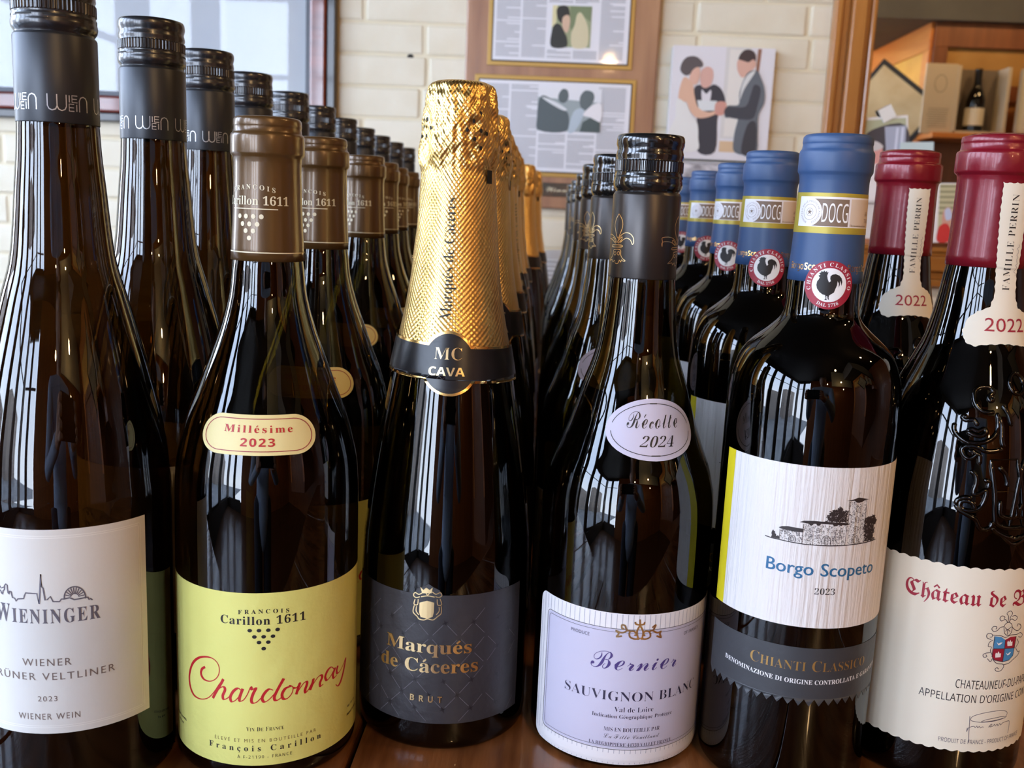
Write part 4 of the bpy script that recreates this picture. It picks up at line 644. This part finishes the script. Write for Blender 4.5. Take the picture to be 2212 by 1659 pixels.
for r_ in range(-2, 8):
    for c_ in range(-4, 6):
        x, y = -6 + c_ * 13 + (r_ % 2) * 6.5, 14 + r_ * 7
        if 18 < y < 74 and -52 < x < 40 and rnd.random() < .62: st.append(([(x + (1.6 if k % 2 == 0 else .5) * math.cos(k * PI / 4 + .4), y + (1.6 if k % 2 == 0 else .5) * math.sin(k * PI / 4 + .4)) for k in range(8)], [list(range(8))]))
        for dx, dy in ((6.5, 7), (6.5, -7)):
            a, b, c2, d = x + .15 * dx, y + .15 * dy, x + .85 * dx, y + .85 * dy
            if min(a, c2) > -54 and max(a, c2) < 41 and 15 < min(b, d) and max(b, d) < 75 and rnd.random() < .6: em.append(stroke([(a, b), (c2, d)], .22))
stick('embossed_stars', join2(*st), sC, 40.9, .22, mat('dark_star_emboss', srgb(34, 34, 40), .3), lab); stick('embossed_lattice', join2(*em), sC, 40.9, .2, mat('lattice_emboss', srgb(104, 104, 112), .35), lab, 2, 3)

# ---- D: bottle with black screw cap and lavender label
PD = [(40.3, 64), (40.1, 111), (37.6, 130), (32.8, 143.2), (28, 156.6), (23.8, 170.5), (18.7, 186.6), (16, 206.5), (15.1, 218), (14.4, 222)]
D = root('dark bottle with glossy black screw cap and lavender-white label, in the front line', (39.5, 443), 'black-capped burgundy-shaped bottles right of the gold row')
sD = body(D, PD, 40.3, 222, G_OLIVE)
capD, slvD, sfD = stelvin(D, 281.5, 62.3, M_CAPD, M_SLVD)
FL = []
for i in range(3): FL += [stroke([(x + 31.5 * i - (63 if i == 2 else 0), y) for x, y in catmull(q, 3)], .3) for q in TR['fleur']]
stick('fleur_de_lis', join2(*FL), sfD, 15.1, .1, M_GOLDP, slvD, 1.5)
M_FL = None
ov = stick('vintage_label', fill([disc(10, 155.3, 21.6, 13.0, 40)]), sD, 28.4, .15, M_PAPV, D, 2, 2)
stick('border', join2(stroke([(10 + 19.2 * math.cos(a), 155.3 + 10.9 * math.sin(a)) for a in [math.radians(t) for t in range(8, 173, 6)]], .3), stroke([(10 + 19.2 * math.cos(a), 155.3 + 10.9 * math.sin(a)) for a in [math.radians(t) for t in range(188, 353, 6)]], .3), rectf(8.2, 165.9, 11.8, 166.4), rectf(8.2, 144.2, 11.8, 144.7)), sD, 28.4, .25, M_INKB, ov, 2, 2)
stick('lettering', join2(text('Récolte', 'sc', 10.2, 155.8, 7.2, 25), text('2024', 'sr', 10.6, 148, 4.4, 15, slant=.35)), sD, 28.4, .28, M_INKB, ov, 2, 2)
cD = 10.2
lab = stick('front_label', fill([rrect(-44, 2.6, 64, 75, 5, 8)]), sD, 40.3, .12, M_PAPW, D)
stick('lavender_panel', fill([rrect(-37, 10.5, 57.5, 67.5, 2.5, 6)]), sD, 40.3, .16, M_PAPV, lab)
stf = [rectf(x - .12, 67.8, x + .12, 74.6) for x in [-40 + 2.45 * i for i in range(42)]] + [rectf(x - .12, 3, x + .12, 10.2) for x in [-40 + 2.45 * i for i in range(42)]] + [rectf(x - .12, 7.5, x + .12, 70) for x in (-42.3, -39.9, 60.5)]
stick('printed_stripes', join2(*stf), sD, 40.3, .2, M_STRIPE, lab)
stick('frame_lines', join2(stroke(rrect(-37.3, 10.2, 57.8, 67.8, 2.5, 6), .32, True), stroke(rrect(-35.8, 11.7, 56.3, 66.3, 1.8, 6), .2, True)), sD, 40.3, .24, M_INKG, lab)
stick('gold_ornament', join2(*[stroke(catmull(q, 4), .75) for q in TR['orn']]), sD, 40.3, .3, M_GOLDP, lab)
stick('lettering', join2(text('Bernier', 'sc', cD - 1, 48.6, 8.6, 41)), sD, 40.3, .26, M_PURP, lab)
stick('lettering', join2(text('SAUVIGNON BLANC', 'ds' if 0 else 'sr', cD, 33.8, 4.4, 68.5), text('Val de Loire', 'sr', 9.6, 28.6, 2.3, 18), text('Indication Géographique Protégée', 'sr', 9.7, 25.4, 1.8, 38), text('MIS EN BOUTEILLE PAR', 'sr', 9.4, 19, 1.9, 26), text('LA REGRIPPIÈRE 44330 VALLET FRANCE', 'sr', 9.8, 11.9, 1.6, 39.6),
      text('PRODUCE', 'sn', -17.3, 62.6, 1.5, 9.6), text('OF FRANCE', 'sn', 38, 62.6, 1.5, 11.4)), sD, 40.3, .26, mat('dark_violet_ink', srgb(44, 40, 66), .5), lab)
stick('lettering', text('La Fille Couillaud', 'sc', 9.4, 15.6, 2.2, 26), sD, 40.3, .26, M_INKG, lab)

# ---- E: bordeaux-shaped bottle, blue foil
PE = [(37.1, 143), (36.8, 168), (35.5, 181), (32.4, 190), (28.6, 195.4), (21, 202), (17, 206.3), (15.5, 211), (15.1, 222), (14.5, 226)]
E_ = root('round-shouldered bottle with blue foil and white label showing a villa, in the front line', (116.5, 427), 'blue-foiled bottles right of centre')
sE = body(E_, PE, 37.2, 226, G_RED)
fE, sfE = corkcap(E_, 283.5, 276.6, 267.4, 222.5, 15.6, M_BLU, 14.2, 15.3)
bd = stick('neck_seal', rectf(-40, 242.7, 34, 259.3), sfE, 15.2, .12, M_OCHRE, fE, 1.5); bd2 = M_WHT
stick('seal_paper', rectf(-16, 245.4, 34, 257.7), sfE, 15.2, .16, M_PAPW, fE, 1.5)
stick('seal_panel', join2(rectf(-8.3, 245.7, 7.5, 256.8)), sfE, 15.2, .2, M_BRB, fE, 1.5); stick('seal_panel', rectf(8.4, 245.7, 22, 257), sfE, 15.2, .2, M_BEI, fE, 1.5)
stick('seal_disc', discf(-9.4, 251.3, 5.6, 5.8, 28), sfE, 15.2, .24, M_PAPW, fE, 1.5)
stick('lettering', text('DOCG', 'sn', 1.7, 247.4, 7.6, 11.6), sfE, 15.2, .26, M_WHT, fE, 1.5)
sd = [arctext('MINISTERO DELLE POLITICHE AGRICOLE', 'sn', -9.4, 251.3, 4.1, 90, .8, 330), join2(*[stroke(disc(-9.4, 251.3, r, r, 24), .14, True) for r in (3.2, 1.6)]), ([(-9.4 + (1.3 if k % 2 == 0 else .5) * math.sin(k * PI / 5), 251.3 + (1.3 if k % 2 == 0 else .5) * math.cos(k * PI / 5)) for k in range(10)], [list(range(10))]),
      text('Denominazione', 'sr', 13.5, 245.9, .9, 10.4), text('AA', 'sn', 18.5, 250.4, 1.8, 2.6), text('7060', 'sn', 18.8, 247.6, 1.6, 4)]
stick('seal_print', join2(*sd), sfE, 15.2, .3, M_BRB, fE, 1.5)
bt = lambda u: join2(text('Borgo', 'sn', 0, 227.4, 2.9, 8.2, left=u), text('Scopeto', 'ss', 0, 227.4, 2.9, 12.6, left=u + 8.4))
stick('lettering', join2(bt(-17.5), bt(9.0), bt(-42)), sfE, 15.2, .1, M_GOLD, fE, 1.5)
sRo = Surf([(15.35, 211), (15.6, 235), (16, 205)])
ro = stick('rooster_seal', discf(2.2, 221.6, 10.2, 10.1, 40), sRo, 15.6, .25, M_INKR2, E_, 1.5)
stick('seal_centre', discf(2.2, 221.6, 7.1, 7.1, 36), sRo, 15.6, .3, M_WHT, ro, 1.5)
ys = [p[1] for p in TR['roost'][0]]; xs = [p[0] for p in TR['roost'][0]]; mx, my = (min(xs) + max(xs)) / 2, (min(ys) + max(ys)) / 2
stick('rooster', fill([[((x - mx) * 1.02 + 2.2, (y - my) * 1.02 + 221.5) for x, y in TR['roost'][0]]]), sRo, 15.6, .34, M_INKB, ro, 1.5)
stick('lettering', join2(arctext('CHIANTI CLASSICO', 'sb', 2.2, 221.6, 7.75, 92, 1.55, 215), arctext('DAL 1716', 'sb', 2.2, 221.6, 9.1, 270, 1.35, 62, False)), sRo, 15.6, .34, M_WHT, ro, 1.5)
lab = stick('front_label', rectf(-39.5, 79.2, 61, 149), sE, 37.2, .12, M_RIB, E_, 2.5, 5)
stick('yellow_band', rectf(-39.5, 79.2, -33.4, 149), sE, 37.2, .17, M_YEL, lab, 2.5, 5)
hs = [fill([q]) for q in TR['h_fill'][:3]] + [fill([TR['h_fill'][4]])] + [stroke(TR['h_line'][0], .42)] + [stroke(q, .2) for q in TR['h_line'][1:]] + [stroke(TR['h_fill'][3], .15)]
for q in TR['h_box']:
    (ax, ay), (bx, by) = q[0], q[2]; hs.append(stroke(q, .17, True)); mx_, my_ = (ax + bx) / 2, (ay + by) / 2
    hs += [stroke([(mx_, min(ay, by)), (mx_, max(ay, by))], .14), stroke([(min(ax, bx), my_), (max(ax, bx), my_)], .12)]
def inside(p, q):
    r = False; j = len(q) - 1
    for i in range(len(q)):
        if (q[i][1] > p[1]) != (q[j][1] > p[1]) and p[0] < (q[j][0] - q[i][0]) * (p[1] - q[i][1]) / (q[j][1] - q[i][1]) + q[i][0]: r = not r
        j = i
    return r
for ai, q in enumerate(TR['h_area']):
    x0, x1, y0, y1 = min(p[0] for p in q), max(p[0] for p in q), min(p[1] for p in q), max(p[1] for p in q); n = int((x1 - x0) * (y1 - y0) * (2.6 if ai < 3 else 8))
    for _ in range(n):
        p = (rnd.uniform(x0, x1), rnd.uniform(y0, y1))
        if not inside(p, q): continue
        a = rnd.uniform(0, PI); L_ = rnd.uniform(.25, .5) if ai < 3 else rnd.uniform(.4, .9)
        hs.append(stroke([(p[0], p[1]), (p[0] + L_ * math.cos(a), p[1] + L_ * math.sin(a)), (p[0] + L_ * 1.2 * math.cos(a + .7), p[1] + L_ * 1.2 * math.sin(a + .7))], .13 if ai < 3 else .38))
stick('printed_villa', join2(*hs), sE, 37.2, .2, mat('sepia_black_ink', srgb(48, 40, 40), .5), lab, 3)
stick('lettering', text('Borgo Scopeto', 'sans', 12, 102.4, 5.4, 49.5), sE, 37.2, .2, M_BLUI, lab); ln = stick('lettering', text('Borgo Scopeto', 'sans', 12.25, 102.3, 5.4, 49.5), sE, 37.2, .19, M_BLUI, lab)
stick('lettering', text('2023', 'sr', 12.9, 94.2, 2.7, 9.1), sE, 37.2, .2, M_INKB, lab)
zz = [(-39.5, 70), (-39.5, 47.5)]; u = -39.5; tw = 4.4; n = 0
while u + tw <= 61.5: zz += [(u + tw / 2, 43.8 + .2 * math.sin(n)), (u + tw, 46.8)]; u += tw; n += 1
zz += [(61.5, 70)]
bl = stick('lower_label', fill([zz]), sE, 37.2, .12, mat('slate_black_label_paper', srgb(58, 60, 64), .45, bump=(90, .2, U1)), E_)
stick('lettering', text('CHIANTI CLASSICO', 'sr', 11.6, 59.6, 4.9, 54.5, small=.82), sE, 37.2, .22, mat('dull_gold_ink', srgb(176, 138, 78), .35, .5), bl)
stick('lettering', text('DENOMINAZIONE DI ORIGINE CONTROLLATA E GARANTITA', 'sb', 11.6, 53.7, 2.0, 80, curve=lambda a: .0012 * (a - 11.6) ** 2), sE, 37.2, .22, M_WHT, bl)

# ---- F: embossed bottle, dark red foil
PF = [(40.2, 118), (39.6, 135), (37.6, 150), (35.2, 163), (32, 175.3), (26, 189.4), (22.2, 198.3), (19.8, 208), (18.2, 217), (17.2, 225), (16.3, 231), (15.6, 236)]
F_ = root('dark bottle with raised crest, dark red foil and ivory scalloped label, front right corner', (192, 446), 'red-foiled embossed bottles at the right end')
sF = body(F_, PF, 40.4, 236, G_RED)
fF, sfF = corkcap(F_, 288, 280.3, 271.1, 231.1, 16.9, M_RED, 16.0, 17.6)
def scal(P, amp=.65, per=3.6):
    """scalloped outline"""
    out = []; acc = 0; P = P + [P[0]]
    for a, b in zip(P, P[1:]):
        L_ = math.hypot(b[0] - a[0], b[1] - a[1]); n = max(1, int(L_ / .9))
        for i in range(n):
            t = i / n; s_ = acc + L_ * t; nx, ny = (b[1] - a[1]) / L_, -(b[0] - a[0]) / L_; d = amp * abs(math.sin(PI * s_ / per)); out.append((a[0] + (b[0] - a[0]) * t + nx * d, a[1] + (b[1] - a[1]) * t + ny * d))
        acc += L_
    return out
sFt = Surf([(16.3, 268), (16.5, 250), (16.9, 236), (17.1, 231)] + PF[:-1])
ct = 10.2; wl = [(3.0, 267.4), (3.1, 254), (3.9, 238), (4.7, 226), (4.9, 219.5), (3.5, 214.6), (-1.2, 212.4), (-4.6, 209), (-5.6, 203), (-3.8, 198.6), (-.6, 197), (3, 198)]
tagp = wl + [(ct, 198.8)] + [(2 * ct - x, y) for x, y in wl[::-1]]
tg = stick('neck_label', fill([scal(tagp[::-1], .5, 3.4)]), sFt, 19, .35, M_IVO, F_, 1.5, 2)
stick('lettering', join2(text('FAMILLE PERRIN', 'sr', ct + 1.4, 221.6, 3.3, 41, rot90=True, track=.06)), sFt, 19, .5, M_INKB, tg, 1.5, 2)
stick('lettering', text('2022', 'sans', ct + .6, 204.2, 5.6, 17.5), sFt, 19, .5, M_INKR2, tg, 1.5, 1.5)
sgm = [(ct + 4.2, 228 + i * .9) for i in range(16)]
stick('signature', stroke([(x + .8 * math.sin(i * 2.3) * (1 if i % 3 else .3), y) for i, (x, y) in enumerate(sgm)], .18), sFt, 19, .5, M_INKG, tg, 1.5, 2)
def tube(P, rad, surf, Rref, seg=8):
    P = catmull(P, 4); V, Fc = [], []; Q = []
    for u, h in P: r = surf.R(h) + .15; Q.append(Vector((r * math.sin(u / Rref), -r * math.cos(u / Rref), h)))
    for i, q in enumerate(Q):
        d = (Q[min(i + 1, len(Q) - 1)] - Q[max(i - 1, 0)]).normalized(); n_ = Vector((q.x, q.y, 0)).normalized(); s_ = d.cross(n_).normalized(); m_ = s_.cross(d); rr = rad * (1 if 0 < i < len(Q) - 1 else .4)
        for k in range(seg): a = 2 * PI * k / seg; p = q + s_ * rr * math.cos(a) + m_ * rr * .8 * math.sin(a); V.append(tuple(p))
        if i: 
            b = (i - 1) * seg
            for k in range(seg): k2 = (k + 1) % seg; Fc.append([b + k, b + seg + k, b + seg + k2, b + k2])
    return V, Fc
em = [tube(q, 1.05, sF, 38.5) for q in TR['emb']]; mirx = 25.5
em += [tube([(2 * mirx - x, y) for x, y in q], 1.05, sF, 38.5) for q in TR['emb']]
em += [tube(disc(mirx, 183, 4.4, 4.2, 12) + [(mirx + 4.4, 183)], .9, sF, 38.5), tube([(mirx - 7, 120), (mirx, 115), (mirx + 7, 120)], .9, sF, 38.5)]
tag(mesh('raised_crest', *joinvf(*em), G_RED, F_, True), 'glass crest of scrolls and shield moulded on the shoulder')
lab = stick('front_label', fill([scal([(-30.2, 19), (87, 19), (87, 103.4), (-30.2, 103.4)], .85, 4.9)]), sF, 40.2, .14, M_IVO, F_)
cf = 28.4
stick('lettering', join2(text('Château de Beaucastel', 'fr', cf, 86.9, 7.6, 89)), sF, 40.2, .22, M_INKR2, lab)
stick('lettering', join2(text('CHATEAUNEUF-DU-PAPE', 'sn', cf, 48.5, 4.0, 38), text("APPELLATION D'ORIGINE CONTROLEE", 'sn', cf, 42, 3.6, 66)), sF, 40.2, .22, M_INKB, lab)
stick('lettering', text('PRODUIT DE FRANCE - PRODUCT OF FRANCE', 'sn', cf - 2, 22.3, 2.0, 42), sF, 40.2, .22, M_INKG, lab)
stick('arms_line_art', join2(*([stroke(catmull(q, 4), .3) for q in TR['arms_l'][:-3]] + [stroke(q, .3) for q in TR['arms_l'][-3:]])), sF, 40.2, .3, mat('dark_grey_ink', srgb(70, 66, 76), .5), lab)
stick('arms_blue_field', join2(fill([TR['arms'][0]]), fill([TR['arms'][3]])), sF, 40.2, .22, M_SKYB, lab); stick('arms_red_field', join2(fill([TR['arms'][1]]), fill([TR['arms'][2]])), sF, 40.2, .22, M_INKR2, lab)
stick('arms_charges', join2(*[fill([q]) for q in TR['arms_w']]), sF, 40.2, .3, M_WHT, lab)
stick('signature', join2(*[stroke(catmull(q, 4), .26) for q in TR['sig']]), sF, 40.2, .24, M_INKG, lab)

# ---------------------------------------------------------------- the rows behind each front bottle
ORD = ['front', 'second', 'third', 'fourth', 'fifth', 'sixth', 'seventh', 'eighth', 'ninth', 'tenth', 'eleventh']
ROWS = [
 (A, [(-199, 481), (-206, 575), (-211, 670), (-214, 780), (-217, 886), (-222, 1005), (-226, 1125), (-229, 1245), (-231, 1365), (-233, 1490)], 'tall bottle with black screw cap, %s from the front in the leftmost row', [-.55, -.1, .3, -.4, .2, .9, -.8, .1, .5, -.3]),
 (B, [(-129, 533), (-142, 722), (-150, 835), (-159, 947), (-165, 1066)], 'bottle with bronze-brown foil neck, %s from the front in its row', [-.12, -.5, .55, 1.1, .3]),
 (Cb, [(-46.6, 601), (-49.7, 746), (-52, 860), (-53.5, 963), (-54, 1068), (-46, 1262), (-41.5, 1445)], 'sparkling wine bottle with gold foil neck, %s from the front in its row', [.7, -.6, 1.5, .2, -1.2, 2.2, -.3]),
 (D, [(35, 606), (32, 744), (31, 947), (29, 1160), (26, 1362)], 'black-capped bottle with grey sleeve, %s from the front right of gold row', [-.25, .35, .8, -.5, 1.4]),
 (E_, [(115.5, 548), (122, 684), (122, 818), (124, 972)], 'bottle with blue foil and striped neck seal, %s from the front in its row', [.06, -.35, .2, -.1]),
 (F_, [(193.5, 562)], 'bottle with dark red foil and ivory neck label, %s from the front', [-.02])]
for proto, pts, lb, jit in ROWS:
    for i, ((x, y), j) in enumerate(zip(pts, jit)):
        c = copy_tree(proto); c.location = (x * S, y * S, 0); c.rotation_euler = (0, 0, proto.rotation_euler.z + j * .7); c['label'] = lb % ORD[i + 1]
# ---------------------------------------------------------------- the person taking the picture (seen only as a reflection in the glass) and the phone
def skin(name, chains, mt, parent, vox=7, smooth=6):
    """chains: lists of ((x,y,z) mm, radius mm): tapered limbs melted into one continuous surface"""
    bm = bmesh.new()
    for ch_ in chains:
        for i, (p, r) in enumerate(ch_):
            bmesh.ops.create_icosphere(bm, subdivisions=3, radius=r * S, matrix=Matrix.Translation([c * S for c in p]))
            if i:
                q, r2 = ch_[i - 1]; a, b = Vector(q) * S, Vector(p) * S; d = b - a
                bmesh.ops.create_cone(bm, cap_ends=True, segments=20, radius1=r2 * S, radius2=r * S, depth=d.length, matrix=Matrix.Translation((a + b) / 2) @ d.to_track_quat('Z', 'Y').to_matrix().to_4x4())
    me = bpy.data.meshes.new(name); bm.to_mesh(me); bm.free(); o = link(bpy.data.objects.new(name, me), parent)
    md = o.modifiers.new('remesh', 'REMESH'); md.mode = 'VOXEL'; md.voxel_size = vox * S
    m2 = o.modifiers.new('smooth', 'SMOOTH'); m2.factor = .5; m2.iterations = smooth
    bpy.context.view_layer.update(); baked = bpy.data.meshes.new_from_object(o.evaluated_get(bpy.context.evaluated_depsgraph_get())); o.modifiers.clear(); o.data = baked
    baked.materials.clear(); baked.materials.append(mt); baked.polygons.foreach_set('use_smooth', [True] * len(baked.polygons)); return o
M_SKN = mat('skin', srgb(206, 158, 132), .5); M_SHT = mat('pale_blue_shirt_cloth', srgb(176, 194, 222), .8, bump=(30, .3, U1)); M_TRS = mat('dark_trouser_cloth', srgb(44, 46, 58), .85); M_HAIR = mat('brown_hair', srgb(66, 46, 34), .6); M_PHN = mat('black_phone_body', (.01, .01, .012), .3)
pr = empty('person', (60, -640, FZ)); tag(pr, 'person in a pale blue shirt holding up a phone, mirrored in the bottles', 'person')
zc = -FZ + CAM_H          # height of the phone above the floor
def arm(s):
    sh, el, wr = (s * 185, 60, 1390), (s * 235, 190, zc - 130), (s * 78 - 50, 520, zc - 18)
    return sh, el, wr
ch = [[((0, 0, 930), 120), ((0, 0, 1080), 112), ((0, 10, 1240), 125), ((0, 10, 1370), 105), ((0, 20, 1450), 58), ((0, 40, 1510), 52)]]
for s in (-1, 1):
    sh, el, wr = arm(s); ch.append([((0, 10, 1370), 105), (sh, 52), (el, 38), (wr, 27)])
    ch.append([((0, 0, 930), 120), ((s * 95, 0, 880), 88), ((s * 100, 15, 480), 56), ((s * 105, -10, 90), 38), ((s * 108, 90, 35), 34), ((s * 110, 160, 25), 26)])
skin('body', ch, M_SKN, pr)
sh_ = [[((0, 0, 880), 136), ((0, 0, 1080), 128), ((0, 10, 1240), 138), ((0, 10, 1378), 116), ((0, 15, 1425), 66)]]
for s in (-1, 1):
    sh, el, wr = arm(s); fw = tuple(el[i] * .2 + wr[i] * .8 for i in range(3)); sh_.append([((0, 10, 1378), 116), ((s * 188, 60, 1392), 64), (el, 52), (fw, 40)])
skin('shirt', sh_, M_SHT, pr)
skin('trousers', [[((0, 0, 1080), 104), ((0, 0, 930), 121), ((s * 95, 0, 880), 98), ((s * 100, 15, 480), 70), ((s * 104, -8, 110), 56)] for s in (-1, 1)], M_TRS, pr)
for s in (-1, 1): box('shoe', (s * 109, 70, 38), (92, 280, 72), M_PHN, pr, 26)
V, Fc = lathe([(0, -112), (34, -108), (56, -84), (66, -48), (74, 0), (77, 44), (70, 84), (46, 110), (0, 120)], 32); V = [(x, y * 1.16 + (12 if z < -40 else 0) + 20 * max(0, -z / 110), z) for x, y, z in V]
hd = mesh('head', V, Fc, M_SKN, pr, True); hd.location = (0, .06, 1.612); hd.rotation_euler = (-.45, 0, 0)
V, Fc = lathe([(78, 18), (82, 50), (76, 90), (50, 116), (0, 127)], 32); mesh('hair', [(x, y * 1.17 - 10, z) for x, y, z in V], Fc, M_HAIR, hd, True)
V, Fc = joinvf(*[boxvf((s * 78, -4, 2), (10, 30, 56), 4) for s in (-1, 1)], boxvf((0, 96, -6), (22, 26, 44), 8), boxvf((0, 84, -54), (44, 10, 9), 3)); mesh('face_features', V, Fc, M_SKN, hd, True)
V, Fc = joinvf(*[([(x + s * 28, y, z) for x, y, z in lathe([(0, -9), (9, -4), (11, 0), (9, 4), (0, 9)], 14)[0]], lathe([(0, -9), (9, -4), (11, 0), (9, 4), (0, 9)], 14)[1]) for s in (-1, 1)]); ey = mesh('eyes', V, Fc, mat('eye_white', (.7, .7, .7), .2), hd, True); ey.location = (0, .076, .018)
for s in (-1, 1):       # hands: palm, four fingers and thumb closing on the sides of the phone
    _, el, wr = arm(s); px = -60 + s * 82; pal = (px + s * 6, 566, zc - 26)
    hc = [[(wr, 24), (pal, 21), ((px + s * 8, 590, zc - 4), 17)]]
    for k in range(4): b = (px + s * 9, 596 - 2 * k, zc + 14 - k * 17); hc.append([((px + s * 8, 590, zc - 4), 17), b, ][:1] + [(b, 8.6), ((px - s * 2, 628 - 3 * k, zc + 17 - k * 18), 8), ((px - s * 22, 634 - 3 * k, zc + 18 - k * 18), 7.2)] if False else [((px + s * 8, 590, zc - 4), 17), (b, 9), ((px + s * 2, 617, zc + 17 - k * 18), 8), ((px - s * 14, 622 - k, zc + 18 - k * 18), 7)])
    hc.append([(pal, 21), ((px - s * 2, 574, zc - 22), 10), ((px - s * 20, 586, zc - 14), 8.5)])
    skin('hand', hc, M_SKN, pr, 2.2, 3)
ph = empty('phone', (0, -34, CAM_H - 6)); tag(ph, 'black phone held up level with the bottle necks, mirrored in the glass', 'phone')
box('phone_body', (0, 0, 0), (152, 9, 74), M_PHN, ph, 4); box('screen', (0, -4.8, 0), (146, .6, 69), mat('dark_screen', (.02, .02, .025), .1), ph)
